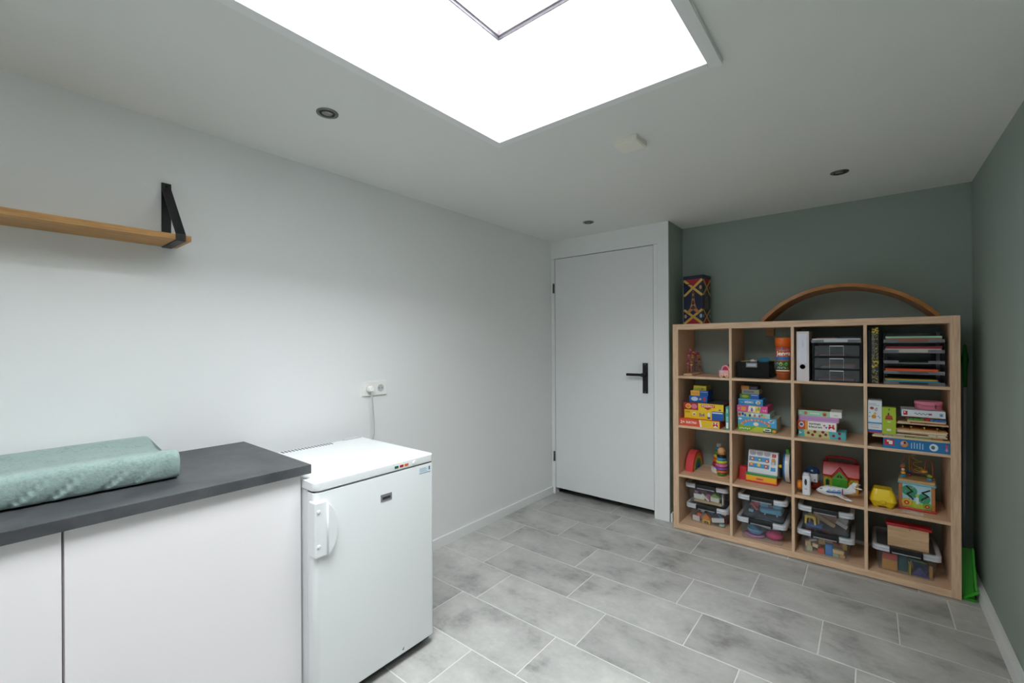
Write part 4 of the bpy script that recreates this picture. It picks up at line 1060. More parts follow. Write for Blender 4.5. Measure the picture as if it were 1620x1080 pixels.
# ---- on top of the shelf unit ----------------------------------------------------------
t = thing('souvenir_tin', 'tall navy and red tin with gold bands and a tower picture', 'tin', (1.196, 3.362, ZT), math.radians(-8))
tw_, td_, th_ = .146, .128, .345
B('#10183a').box(-tw_ / 2, tw_ / 2, -td_ / 2, td_ / 2, 0, th_, .002, col='#131c3e').build('can', 'toy', t)
B('#10183a').box(-tw_ / 2 - .003, tw_ / 2 + .003, -td_ / 2 - .003, td_ / 2 + .003, th_ - .002, th_ + .022, .002, col='#141a3a').build('lid', 'toy', t)
def tin_face(p, w, h, tower):
    def band(a, b_, k=.040, c='#dcb456', y=-.0012):
        a, b_ = Vector((a[0] * w, 0, a[1] * h)), Vector((b_[0] * w, 0, b_[1] * h)); d = (b_ - a).normalized(); nn = Vector((-d.z, 0, d.x)) * k * w * 3
        p.flat([(q.x, y, q.z) for q in (a - nn / 2, b_ - nn / 2, b_ + nn / 2, a + nn / 2)], c)
    PL(p, [(.08 * w, .985 * h), (.5 * w, .79 * h), (.92 * w, .985 * h)], '#a81c2c', -.0006); PL(p, [(.08 * w, .015 * h), (.92 * w, .015 * h), (.5 * w, .16 * h)], '#a81c2c', -.0006)
    for a, b_ in (((.03, .97), (.97, .63)), ((.97, .97), (.03, .63)), ((.03, .33), (.97, .03)), ((.97, .33), (.03, .03))): band(a, b_)
    for cx, cz, c in ((.88, .80, '#c98a5a'), (.10, .80, '#2a2350'), (.90, .19, '#9cc0d8'), (.10, .19, '#c9a0a0')): E_(p, cx * w, cz * h, .07 * w, .045 * h, c, -.0009, 8)
    if tower:
        L = [(.5, .74), (.47, .70), (.465, .60), (.44, .48), (.38, .36), (.24, .255), (.36, .25), (.42, .30), (.5, .315), (.58, .30), (.64, .25), (.76, .255), (.62, .36), (.56, .48), (.535, .60), (.53, .70)]
        L = [(.5 + (q[0] - .5) * 1.45, q[1]) for q in L]
        for a, b_ in zip(L, L[1:] + L[:1]): PL(p, [(a[0] * w, a[1] * h), (b_[0] * w, b_[1] * h), (.5 * w, (a[1] + b_[1]) / 2 * h if a[1] > .32 and b_[1] > .32 else .33 * h)], '#c9854e', -.0012)
        for z in (.36, .48, .62): R(p, (.5 - .5 * (.70 - z)) * w, (.5 + .5 * (.70 - z)) * w, z * h, (z + .012) * h, '#a8643a', -.0015)
    else:
        for i in range(9): R(p, (.2 + .065 * i) * w, (.235 + .065 * i) * w, .33 * h, (.55 + .06 * ((i * 5) % 4)) * h, ('#8a8470', '#6a6a58', '#a09a80')[i % 3], -.0009)
p = B(); tin_face(p, tw_, th_, True); p.xform(Matrix.Translation((-tw_ / 2, -td_ / 2, 0))); p.build('front_print', 'card', t)
p = B(); tin_face(p, td_, th_, False); p.xform(Matrix.Translation((tw_ / 2, -td_ / 2, 0)) @ Matrix.Rotation(PI / 2, 4, 'Z')); p.build('side_print', 'card', t)
b = B('#18181c'); b.tube([(-.074, -.066, .288), (-.06, -.070, .298), (-.035, -.071, .304), (-.012, -.068, .305)], .0028, '#17171b', 8); b.build('carry_handle', 'toy', t)
# bent-wood balance board
t = thing('balance_board', 'bent wooden balance board arching over the top of the shelf unit', 'balance board', (2.077, 3.17, ZT))
half, rise, th = .427, .203, .021
Rr = (half * half + rise * rise) / (2 * rise); ang = math.asin(half / Rr)
b = B(); n = 40; V = []
for i in range(n + 1):
    a = -ang + 2 * ang * i / n
    V.append((Rr * math.sin(a), Rr * math.cos(a) - (Rr - rise), (Rr - th) * math.sin(a), (Rr - th) * math.cos(a) - (Rr - rise)))
dp = .285
rings = []
for o_x, o_z, i_x, i_z in V:
    rings.append([b.bm.verts.new(q) for q in ((o_x, .004, o_z), (o_x, dp - .004, o_z), (i_x, dp, i_z), (i_x, 0, i_z))])
fs = [b.bm.faces.new((rings[i][k], rings[i][(k + 1) % 4], rings[i + 1][(k + 1) % 4], rings[i + 1][k])) for i in range(n) for k in range(4)]
fs += [b.bm.faces.new(rings[0]), b.bm.faces.new(rings[-1][::-1])]
bmesh.ops.recalc_face_normals(b.bm, faces=fs)
b._paint(fs, None, False)
# sit the lower edge of both ends on the panel
mz = min(v.co.z for v in b.bm.verts)
for v in b.bm.verts: v.co.z -= mz
b.build('board', 'board_beech', t)

# ---- second row from the floor: toys ----------------------------------------------------
RB = ['#d8444a', '#d98a3a', '#d0b83a', '#5f9a4a', '#2f7f86', '#2f6fae']
t = thing('rainbow_arches', 'wooden rainbow of nested half rings with a coral red outer arch', 'toy', (1.155, 3.335, Z1))
r = .133
for c in RB:
    r2 = r - .0185; b = B(c); n = 24
    po = [(-r * math.cos(PI * i / n), r * math.sin(PI * i / n)) for i in range(n + 1)]; pi_ = [(-r2 * math.cos(PI * i / n), r2 * math.sin(PI * i / n)) for i in range(n + 1)]
    b.prism(po + pi_[::-1], 0, .052, 'x', c, .0012, False, 1); b.build('arch', 'matte', t)
    r = r2 - .0006
def ringstack(name, label, loc, base, rings, head):
    t = thing(name, label, 'toy', loc)
    if base: b = B(); b.lathe([(base[0], 0), (base[0] + .002, .003), (base[0], base[1])], seg=32, col=base[2]); b.build('base', 'toy', t)
    z = base[1] if base else 0
    for rr, h, c in rings:
        b = B(c); k = h * .42
        b.lathe([(rr - k, z), (rr - k * .3, z + h * .16), (rr, z + h * .5), (rr - k * .3, z + h * .84), (rr - k, z + h)], seg=28, col=c); b.build('ring', 'toy', t); z += h
    head(t, z)
    return t
def bear_head(t, z):
    b = B('#c99560'); b.lathe([(.012, z), (.022, z + .006), (.026, z + .022), (.024, z + .038), (.014, z + .050), (.004, z + .053)], seg=24, col='#d09a66'); b.build('head', 'toy', t)
    b = B(); b.ball((.020, -.014, z + .024), .006, '#3a2a1e', (.6, .6, 1)); b.build('eye', 'toy', t)
ringstack('ring_stacker', 'ring stacker with a plain wooden head and a black collar on a round base', (1.397, 3.222, Z1), (.052, .008, '#d8b182'),
          [(.030, .020, '#3f7f38'), (.036, .019, '#dc7430'), (.040, .022, '#7a4f9c'), (.0405, .024, '#cf6aa0'), (.037, .021, '#b9c74c'), (.031, .020, '#3f93bf'), (.032, .016, '#15161a')], bear_head)
def white_cap(t, z):
    b = B('#c9cdd2'); b.lathe([(.013, z), (.015, z + .004), (.015, z + .022), (.013, z + .025)], seg=20, col='#c4c8cd'); b.build('cap', 'toy', t)
ringstack('ring_stacker', 'ring stacker tapering from a white foot to a small white cap', (1.352, 3.335, Z1), (.052, .034, '#dfe1e3'),
          [(.046, .036, '#b02f38'), (.042, .030, '#d9642e'), (.037, .026, '#d9b93a'), (.031, .026, '#4a8a38'), (.025, .028, '#2f83a0')], white_cap)

# toy cash register
t = thing('toy_cash_register', 'toy cash register, white with coin keys, yellow drawer and red base', 'toy', (1.552, 3.216, Z1))
w, dp = .182, .135
B('#c8202a').box(-.004, w + .004, -.006, dp + .004, 0, .012, .003, col='#cc222c').box(-.054, .002, .02, dp, 0, .012, .003, col='#cc222c').build('base', 'toy', t)
B('#f0b41a').box(0, w - .002, -.003, .030, .010, .046, .002, col='#f2b51c').build('drawer', 'toy', t)
B('#2c8a3e').box(-.001, w, -.004, .034, .046, .060, .002, col='#2f8f40').build('drawer_cover', 'toy', t)
B('#e4e6ea').prism([(.022, .058), (dp, .012), (dp, .19), (.085, .203), (.066, .200)], .004, w, 'x', '#dfe2e7', .004).build('housing', 'toy', t)
B('#b81e28').prism([(.02, .010), (dp, .010), (dp, .07), (.07, .088), (.04, .085)], -.050, -.001, 'x', '#c6202a', .004).build('coin_chute', 'toy', t)
# sloped key panel from (y .022,z .058) to (y .066,z .200)
sl = Vector((0, .066 - .022, .200 - .058)); sl_len = sl.length; sd = sl.normalized(); nrm = Vector((1, 0, 0)).cross(sd)
FM = Matrix((Vector((1, 0, 0)), -nrm, sd)).transposed().to_4x4(); FM.translation = Vector((.004, .022, .058))
pw, ph = w - .004, sl_len
p = B()
for k in range(3):
    x0 = pw * (.05 + .24 * k); R(p, x0, x0 + pw * .215, ph * .86, ph * .985, '#b4b4bd', -.0008); E_(p, x0 + pw * .1075, ph * .86, pw * .1075, ph * .075, '#b4b4bd', -.0008, 20)
for z0, z1 in ((.53, .73), (.24, .43)): R(p, pw * .04, pw * .72, ph * z0, ph * z1, '#3f9ad6', -.0008)
R(p, pw * .77, pw * .93, ph * .18, ph * .34, '#3f9ad6', -.0008); R(p, pw * .78, pw * .93, ph * .46, ph * .68, '#7cb9dc', -.0008); R(p, pw * .80, pw * .93, ph * .79, ph * .93, '#b5202c', -.0008)
E_(p, pw * .865, ph * .86, pw * .04, ph * .04, '#d9656c', -.0010, 10)
p.xform(FM); p.build('key_panel', 'card', t)
for k, (cx, cz, c) in enumerate(((.15, .63, '#c9542c'), (.40, .61, '#4a8f3a'), (.64, .59, '#c4324a'), (.13, .38, '#e08a2c'), (.38, .36, '#cfc23a'), (.62, .34, '#c23048'))):
    b = B(c); b.lathe([(.011, -.006), (.011, 0)], (pw * cx, 0, ph * cz), 'y', 20, c); b.lathe([(.006, -.0068), (.006, -.006)], (pw * cx, 0, ph * cz), 'y', 12, '#e9d79a' if k < 3 else '#e6c35a'); b.xform(FM); b.build('coin_key', 'toy', t)
b = B('#e09a34'); b.box(pw * .80, pw * .90, -.006, 0, ph * .58, ph * .74, .002, col='#e38f3a').box(pw * .82, pw * .88, -.005, 0, ph * .47, ph * .58, .002, col='#efd9a8').xform(FM); b.build('slider', 'toy', t)
b = B('#e8c22a'); b.lathe([(.006, 0), (.006, .006), (.011, .007), (.011, .018), (.008, .020)], (w, .06, .118), 'x', 16, '#e6bf2c'); b.build('crank', 'toy', t)
p = B(); R(p, w * .33, w * .58, .019, .034, '#e88a70', -.0037); R(p, w * .36, w * .55, .0235, .0295, '#c03a40', -.0041); p.build('badge', 'card', t)

# round toy wheel on edge
t = thing('toy_disc', 'round white, blue and black toy standing on edge against the divider', 'toy', (1.757, 3.365, Z1))
b = B('#2f7fc0'); b.lathe([(.085, 0), (.104, .006), (.106, .014)], (0, 0, .107), 'x', 40, '#2f80c2'); b.build('blue_face', 'toy', t)
b = B('#dfe3e8'); b.lathe([(.1065, .014), (.107, .018), (.107, .036), (.105, .040)], (0, 0, .107), 'x', 40, '#dde1e6'); b.build('rim', 'toy', t)
b = B('#141a24'); b.lathe([(.102, .040), (.100, .052), (.075, .058)], (0, 0, .107), 'x', 40, '#141b26'); b.build('back', 'toy', t)
b = B('#58a83a'); b.box(.016, .037, -.06, .02, .198, .232, .004, col='#55a63a'); b.build('grip', 'toy', t)

# toy phone, toy helmet vehicle
t = thing('toy_camera', 'white rounded toy with a dark slot and an orange knob on its side', 'toy', (1.882, 3.116, Z1))
B('#dfe3ea').box(0, .041, 0, .055, 0, .122, .008, seg=3, col='#dfe3ea').build('shell', 'toy', t)
B('#c9cdd4').box(.002, .037, .004, .05, .116, .134, .006, seg=3, col='#c5c9d2').build('cap', 'toy', t)
b = B('#e0821f'); b.lathe([(.024, -.026), (.027, -.020), (.027, 0)], (0, .028, .056), 'x', 24, '#e2861f'); b.build('knob', 'toy', t)
b = B(); E_(b, .0185, .083, .0075, .021, '#6d6a70', -.0006); E_(b, .0185, .083, .0045, .016, '#1c1c20', -.0009)
for k in range(3): R(b, .012 + .005 * k, .0155 + .005 * k, .038, .0445, '#d99a90', -.0006)
b.build('print', 'card', t)
t = thing('toy_vehicle', 'small toy with a navy dome, white visor and dark red ball base', 'toy', (1.934, 3.290, Z1))
b = B(); b.ball((0, 0, .034), .033, '#8f2a26', (1, 1, 1), 20); b.build('ball', 'toy', t)
B('#d9dde3').box(-.036, .018, -.040, .03, .052, .112, .008, seg=3, col='#d8dce2').build('visor', 'toy', t)
b = B('#1c3c60'); b.lathe([(.040, .0), (.040, .010), (.034, .026), (.020, .036), (.004, .039)], (-.012, -.004, .108), seg=24, col='#1b3b60'); b.build('dome', 'toy', t)
b = B(); b.lathe([(.004, -.0012), (.004, .0)], (.002, -.0402, .070), 'y', 12, '#a8343a'); b.build('dot', 'toy', t)

# farmhouse
t = thing('toy_farmhouse', 'toy farmhouse with a red roof, carrying handle and green barn door', 'toy', (1.976, 3.315, Z1))
w, dp = .176, .115
B('#dfa82f').box(0, w, .012, dp, 0, .100, .002, col='#dea52e').build('walls', 'toy', t)
B('#b8242c').prism([(-.004, .094), (.016, .100), (.052, .172), (.078, .172), (dp + .006, .094)], -.005, w + .005, 'x', '#b8252d', .003).build('roof', 'toy', t)
b = B('#a81e28'); b.tube([(.006, .066, .168), (.014, .066, .196), (.03, .066, .203), (w / 2, .066, .205), (w - .03, .066, .203), (w - .014, .066, .196), (w - .006, .066, .168)], .0075, '#ab1f29', 10); b.build('handle', 'toy', t)
g = B('#c62a30').prism([(.036, .090), (.080, .150), (.086, .150), (.130, .090), (.126, .082), (.083, .138), (.040, .082)], -.012, .030, 'y', '#b3222a', .002).build('gable_trim', 'toy', t)
B('#58a82e').prism([(.043, .002), (.123, .002), (.123, .084), (.083, .136), (.043, .084)], -.006, .03, 'y', '#5cab30', .001).build('gable', 'toy', t)
B('#3f9a2c').box(.046, .082, -.010, -.006, .004, .082, .001, col='#45a030').box(.084, .120, -.010, -.006, .004, .082, .001, col='#45a030').build('barn_door', 'toy', t)
for tri in ([(.066, .092), (.081, .092), (.081, .116)], [(.085, .092), (.100, .092), (.085, .116)]):
    b = B(); PL(b, tri, '#1f2a1c', -.0066); b.build('gable_window', 'card', t)
for x in (.050, .087):
    b = B(); b.box(x + .026, x + .029, -.0125, -.010, .034, .044, .0006, col='#2f7a22'); b.build('door_knob', 'toy', t)
for x in (.008, .138):
    f = B('#5fae34').prism([(x, .030), (x + .026, .030), (x + .026, .068), (x + .013, .082), (x, .068)], .006, .014, 'y', '#58a82e', .001).build('window', 'toy', t)
    b = B(); PL(b, [(x + .005, .036), (x + .021, .036), (x + .021, .064), (x + .013, .072), (x + .005, .064)], '#18222a', .0054); b.build('pane', 'card', f)

# aeroplane
t = thing('toy_aeroplane', 'white toy aeroplane with blue round windows and an orange wing stripe', 'toy plane', (1.947, 3.195, Z1))
L = .196
b = B('#e2e5ea'); n = 22; rings = []
for i in range(n + 1):
    u = i / n
    rad = .031 * min(1, (math.sin(min(1, u / .34) * PI / 2)) ** .62) if u < .34 else .031 * (1 - .72 * ((u - .34) / .66) ** 1.5)
    rad = max(rad, .003); cz = .034 + .020 * max(0, (u - .34) / .66) ** 1.6 - .008 * max(0, .25 - u) / .25
    rings.append([b.bm.verts.new((u * L, rad * math.cos(2 * PI * k / 20), cz + rad * .98 * math.sin(2 * PI * k / 20))) for k in range(20)])
fs = [b.bm.faces.new((rings[i][k], rings[i][(k + 1) % 20], rings[i + 1][(k + 1) % 20], rings[i + 1][k])) for i in range(n) for k in range(20)] + [b.bm.faces.new(rings[0][::-1]), b.bm.faces.new(rings[-1])]
bmesh.ops.recalc_face_normals(b.bm, faces=fs); b._paint(fs, '#e2e5ea', True); b.build('fuselage', 'toy', t)
B('#dfe2e8').prism([(.086, -.016), (.130, -.016), (.178, -.094), (.158, -.098)], .016, .025, 'z', '#e0e3e9', .003).build('wing', 'toy', t)
B('#dfe2e8').prism([(.086, .016), (.130, .016), (.160, .075), (.145, .078)], .016, .025, 'z', '#e0e3e9', .003).build('wing', 'toy', t)
B('#dfe2e8').prism([(.150, .060), (.190, .052), (.202, .104), (.182, .104)], -.004, .004, 'y', '#dfe2e8', .002).build('tail_fin', 'toy', t)
B('#dfe2e8').prism([(.170, -.005), (.192, -.005), (.224, -.056), (.206, -.058)], .082, .088, 'z', '#e4e7ec', .002).prism([(.170, .005), (.192, .005), (.215, .045), (.2, .045)], .082, .088, 'z', '#e4e7ec', .002).build('tailplane', 'toy', t)
wz = lambda x: -.031 * (1 - .72 * max(0, (x / L - .34) / .66) ** 1.5)
b = B(); b.prism([(.050, .034), (.060, .029), (.120, .034), (.127, .040), (.126, .043), (.056, .040)], -.0325, -.010, 'y', '#2f63a8', .001); b.build('window_band', 'toy', t)
for k in range(3):
    x = .068 + .024 * k; b = B(); y = wz(x)
    b.prism([(x + .011 * math.cos(PI * i / 10), .0385 + .0025 * k + .011 * math.sin(PI * i / 10)) for i in range(11)], y - .0035, y + .012, 'y', '#9cc0dc'); b.build('window', 'toy', t)
b = B(); b.box(.129, .134, -.030, -.012, .030, .060, .001, col='#a8343c'); b.build('stripe', 'toy', t)
b = B(); b.prism([(.128, -.060), (.142, -.060), (.158, -.084), (.147, -.086)], .0252, .0258, 'z', '#e08a2a'); b.build('wing_stripe', 'card', t)
b = B(); b.ball((.198, -.038, .090), .006, '#d9742e', (1, 1.2, .6)); b.build('tail_light', 'toy', t)
for x, y in ((.05, 0), (.125, -.02), (.125, .02)):
    b = B('#c8c4c8'); b.lathe([(.008, -.004), (.008, .004)], (x, y, .008), 'y', 14, '#cfcfd4'); b.build('wheel', 'toy', t)
b = B(); b.box(.020, .034, -.021, -.016, .042, .047, .001, col='#5a5e66'); b.build('cockpit', 'toy', t)

# yellow egg carton toy
t = thing('toy_egg_box', 'glossy yellow plastic toy egg box on four feet', 'toy', (2.262, 3.185, Z1))
def frustum(bld, w0, d0, z0, w1, d1, z1, col, rr=.2, n=5):
    def P_(w, d, z):
        r = min(w, d) * rr; pts = []
        for sx, sy, a0 in ((1, 1, 0), (-1, 1, 90), (-1, -1, 180), (1, -1, 270)):
            for i in range(n + 1):
                a = math.radians(a0 + 90 * i / n); pts.append((sx * (w / 2 - r) + r * math.cos(a), sy * (d / 2 - r) + r * math.sin(a), z))
        return pts
    A = [bld.bm.verts.new(q) for q in P_(w0, d0, z0)]; C = [bld.bm.verts.new(q) for q in P_(w1, d1, z1)]
    m = len(A)
    fs = [bld.bm.faces.new((A[i], A[(i + 1) % m], C[(i + 1) % m], C[i])) for i in range(m)]
    bld._paint(fs, col, False); bld._paint([bld.bm.faces.new(A[::-1]), bld.bm.faces.new(C)], col)
    return bld
b = B('#eecb1c'); frustum(b, .092, .092, .012, .120, .118, .040, '#ecc81c'); b.build('lower_shell', 'toy', t)
b = B('#e8ca1e'); frustum(b, .122, .120, .0402, .104, .104, .074, '#f2d022'); frustum(b, .104, .104, .0738, .080, .082, .104, '#f2d022'); b.build('lid', 'toy', t)
for x in (-.03, .03):
    for y in (-.03, .03):
        b = B('#d8b616'); b.lathe([(.012, 0), (.014, .006), (.018, .016)], (x, y, 0), seg=16, col='#dab818'); b.build('foot', 'toy', t)
b = B('#dcbc1a'); b.box(-.012, .012, -.066, -.058, .030, .048, .002, col='#dcbc1a'); b.build('latch', 'toy', t)

# activity cube
t = thing('activity_cube', 'wooden activity cube with a bead maze on top and a zigzag slide panel', 'toy', (2.332, 3.207, Z1), math.radians(-4))
w, dp = .150, .128
B('#c8322c').box(-.006, w + .006, -.006, dp + .006, 0, .012, .004, col='#cc3630').build('base_plate', 'toy', t)
for x in (0, w - .016):
    for y in (0, dp - .016): B('#b87840').box(x, x + .016, y, y + .016, .012, .142, .002, col='#bd7d46').build('corner_post', 'toy', t)
fp = B('#a9d2e0').box(.016, w - .016, .003, .007, .012, .142, col='#a9d4e2').build('front_panel', 'toy', t)
B('#b8855a').box(w - .007, w - .003, .016, dp - .016, .012, .142, col='#a9743f').build('side_panel', 'toy', t)
B('#b8855a').box(.003, .007, .016, dp - .016, .012, .142, col='#a9743f').build('side_panel', 'toy', t)
B('#8fbf6a').box(.016, w - .016, dp - .007, dp - .003, .012, .142, col='#8fbf6a').build('back_panel', 'toy', t)
B('#6fb3c4').box(-.005, w + .005, -.005, dp + .005, .142, .152, .003, col='#79bccb').build('top_edge', 'toy', t)
B('#d3ac74').box(-.001, w + .001, -.001, dp + .001, .152, .166, .002, col='#cfa76e').build('top_plate', 'toy', t)
b = B()
PL(b, [(.017, .013), (w - .017, .013), (w - .017, .030), (.06, .052), (.017, .042)], '#b9c93a', .0026)
E_(b, .045, .105, .033, .030, '#3aa07a', .0024, 22); E_(b, .105, .072, .026, .028, '#3aa07a', .0024, 22); E_(b, .056, .085, .02, .02, '#348f70', .0022, 16)
R(b, .072, .084, .038, .075, '#d9e6ea', .0023)
for cx, cz in ((.05, .118), (.030, .10), (.06, .125), (.10, .06), (.118, .08), (.058, .07), (.045, .062)): E_(b, cx, cz, .0035, .0035, '#d58a9c', .0018, 8)
E_(b, .078, .085, .008, .007, '#c9cf3f', .0018, 12)
b.build('print', 'card', fp)
def zig(pts, k=.0075):
    b = B('#2a1814')
    for a, c in zip(pts, pts[1:]):
        a, c = Vector((a[0], 0, a[1])), Vector((c[0], 0, c[1])); d = (c - a).normalized(); nn = Vector((-d.z, 0, d.x)) * k / 2; a = a - d * k * .4; c = c + d * k * .4
        b.flat([(q.x, .0012, q.z) for q in (a - nn, c - nn, c + nn, a + nn)], '#241512')
    b.build('slide_groove', 'card', fp)
zig([(.034, .128), (.058, .104), (.036, .086), (.052, .072), (.060, .060)]); zig([(.127, .122), (.098, .104), (.122, .088), (.100, .070), (.096, .062)])
for cx, cz, r, c, c2 in ((.034, .040, .021, '#e0b92a', '#c4402e'), (.118, .034, .018, '#7fae3c', '#b8302c')):
    b = B(c); b.lathe([(r, -.006), (r, .002)], (cx, 0, cz), 'y', 22, c); b.lathe([(r * .55, -.0075), (r * .55, -.006)], (cx, 0, cz), 'y', 16, c2); b.lathe([(r * .22, -.0085), (r * .22, -.0075)], (cx, 0, cz), 'y', 12, '#e6cf5a'); b.build('spinner', 'toy', fp)
def wire(pts, c, r=.0022):
    b = B(c); b.tube(pts, r, c, 8); return b.build('bead_wire', 'toy', t)
zt_ = .166
wire([(.018, .05, zt_), (.018, .05, zt_ + .09), (.024, .05, zt_ + .118), (.040, .05, zt_ + .122), (.052, .05, zt_ + .11), (.055, .05, zt_ + .05), (.066, .05, zt_ + .036), (.095, .045, zt_ + .036), (.108, .045, zt_ + .05), (.110, .045, zt_ + .098), (.120, .045, zt_ + .114), (.134, .045, zt_ + .110), (.140, .045, zt_ + .09), (.140, .045, zt_)], '#b85a34')
wire([(.044, .085, zt_)] + [(.044, .085, zt_ + .11), (.055, .085, zt_ + .122)] + [(.078 + .019 * math.cos(a * .45 + 2), .085 + .019 * math.sin(a * .45 + 2), zt_ + .118 - a * .0026) for a in range(0, 30)] + [(.11, .08, zt_ + .028), (.124, .08, zt_ + .012), (.126, .08, zt_)], '#c9a83a')
for x, y, z, r, sx, c in ((.018, .05, .008, .0105, 1.15, '#3f93c4'), (.018, .05, .0245, .0105, 1.15, '#dfae2a'), (.018, .05, .042, .0095, 1, '#d9c0b4'), (.016, .05, .060, .0115, 1.1, '#b8683c'), (.018, .05, .083, .0095, 1.1, '#8a7f7c'), (.046, .085, .010, .009, 1, '#8f2a3c'), (.046, .085, .026, .009, 1, '#2f4a7c'), (.104, .05, .048, .0125, 1.3, '#c9913a'), (.128, .03, .010, .0115, 1.15, '#5f9cc0'), (.128, .03, .030, .0105, 1.1, '#9fae34')):
    b = B(c); b.ball((x, y, zt_ + z), r, c, (sx, sx, .9), 14); b.build('bead', 'toy', t)
t = thing('paper_card', 'small white card lying in front of the activity cube', 'card', (2.344, 3.150, Z1), -.22)
B('#e4dedd').box(0, .085, 0, .032, 0, .0012, 0, col='#e6e0df').build('card', 'card', t); p = B(); p.flat([(.006, .005, .0014), (.079, .005, .0014), (.079, .008, .0014), (.006, .008, .0014)], '#7a5a5c'); p.build('print', 'card', t)

# ---- bottom row: clear bins with toys ---------------------------------------------------
def bin_(label, x0, x1, y0, y1, z0, h, lid=True, handle=True):
    """x0..x1 is the lid width; body tapers towards the bottom"""
    t = thing('storage_bin', label, 'storage bin', ((x0 + x1) / 2, (y0 + y1) / 2, z0), 0, 'clear storage bins in the bottom row')
    w, d = x1 - x0, y1 - y0
    bw, bd, tw, td = w - .056, d - .05, w - .030, d - .026
    b = B(); th = .0022; hb = h - .020
    def ringp(ww, dd, z, r=.02, n=4):
        P = []
        for sx, sy, a0 in ((1, 1, 0), (-1, 1, 90), (-1, -1, 180), (1, -1, 270)):
            for i in range(n + 1):
                a = math.radians(a0 + 90 * i / n); P.append(b.bm.verts.new((sx * (ww / 2 - r) + r * math.cos(a), sy * (dd / 2 - r) + r * math.sin(a), z)))
        return P
    A, C = ringp(bw, bd, 0.0015), ringp(tw, td, hb)
    m = len(A); fs = [b.bm.faces.new((A[i], A[(i + 1) % m], C[(i + 1) % m], C[i])) for i in range(m)] + [b.bm.faces.new(A[::-1])]
    b._paint(fs, None, False); b.build('tub', 'clear_bin', t)
    # rim of the lid: grey milky frame with rounded corners, clear flat middle
    b = B(); b.prism(rplan(-w / 2, w / 2, -d / 2, d / 2, .030, 5, (1, 1, 1, 1)), hb, hb + .0035, 'z'); b.build('lid', 'bin_lid', t)
    rim = B('#c3c6cb'); o = rplan(-w / 2, w / 2, -d / 2, d / 2, .030, 5, (1, 1, 1, 1)); i_ = rplan(-w / 2 + .020, w / 2 - .020, -d / 2 + .020, d / 2 - .020, .016, 5, (1, 1, 1, 1))
    m = len(o); lv = []
    for P, z in ((o, hb - .014), (o, hb + .012), (i_, hb + .016), (i_, hb + .004)): lv.append([rim.bm.verts.new((q[0], q[1], z)) for q in P])
    fs = [rim.bm.faces.new((lv[a][i], lv[a][(i + 1) % m], lv[a + 1][(i + 1) % m], lv[a + 1][i])) for a in range(3) for i in range(m)]
    rim._paint(fs, '#c0c3c8', True); rim.build('lid_rim', 'milky', t)
    if handle:
        b = B('#141518'); b.box(-w * .24, w * .24, -d / 2 - .006, -d / 2 + .021, hb - .008, hb + .0175, .003, col='#131417').box(-w * .24, -w * .205, -d / 2 - .009, -d / 2 + .004, hb - .019, hb + .016, .002, col='#131417').box(w * .205, w * .24, -d / 2 - .009, -d / 2 + .004, hb - .019, hb + .016, .002, col='#131417'); b.build('clip_handle', 'toy', t)
    return t
by_height = lambda rows: sorted(rows, key=lambda q: q[4])
SLOT = {}
def slot(x0, x1, y0, y1, z0, h, *blocked):
    """open the inside of a bin (lid size x0..x1, y0..y1) for loose toys"""
    SLOT.update(b=(x0 + .0305, x1 - .0305, y0 + .0275, y1 - .0275, z0 + .0022, z0 + h - .0215), p=list(blocked))
def settle(b, x, y, z, rz):
    """rest a toy on the bin floor or on the toys below it, as near to its place as it fits"""
    ca, sa = math.cos(rz), math.sin(rz)
    P = [(v.co.x * ca - v.co.y * sa, v.co.x * sa + v.co.y * ca, v.co.z) for v in b.bm.verts]
    lo = [min(p[i] for p in P) for i in range(3)]; hi = [max(p[i] for p in P) for i in range(3)]
    X0, X1, Y0_, Y1, Z0_, Z1_ = SLOT['b']; best = None
    for iy in range(-3, 24):
        yy = y + iy * .006
        if yy + lo[1] < Y0_ or yy + hi[1] > Y1: continue
        for ix in range(-14, 15):
            xx = x + ix * .004
            if xx + lo[0] < X0 or xx + hi[0] > X1: continue
            zz = Z0_
            for q in SLOT['p']:
                if xx + lo[0] < q[1] - .0002 and xx + hi[0] > q[0] + .0002 and yy + lo[1] < q[3] - .0002 and yy + hi[1] > q[2] + .0002: zz = max(zz, q[5] + .0002)
            if zz + hi[2] - lo[2] > Z1_: continue
            c = SLOT.get('w', 2) * abs(zz - z) + abs(ix * .004) + (1.1 if SLOT.get('w', 2) == 1 else .6) * abs(iy * .006)
            if best is None or c < best[0]: best = (c, xx, yy, zz)
    if best is None:
        print('NO ROOM', x, y, z); return x, y, z
    _, xx, yy, zz = best
    SLOT['p'].append((xx + lo[0], xx + hi[0], yy + lo[1], yy + hi[1], zz, zz + hi[2] - lo[2]))
    return xx, yy, zz - lo[2]
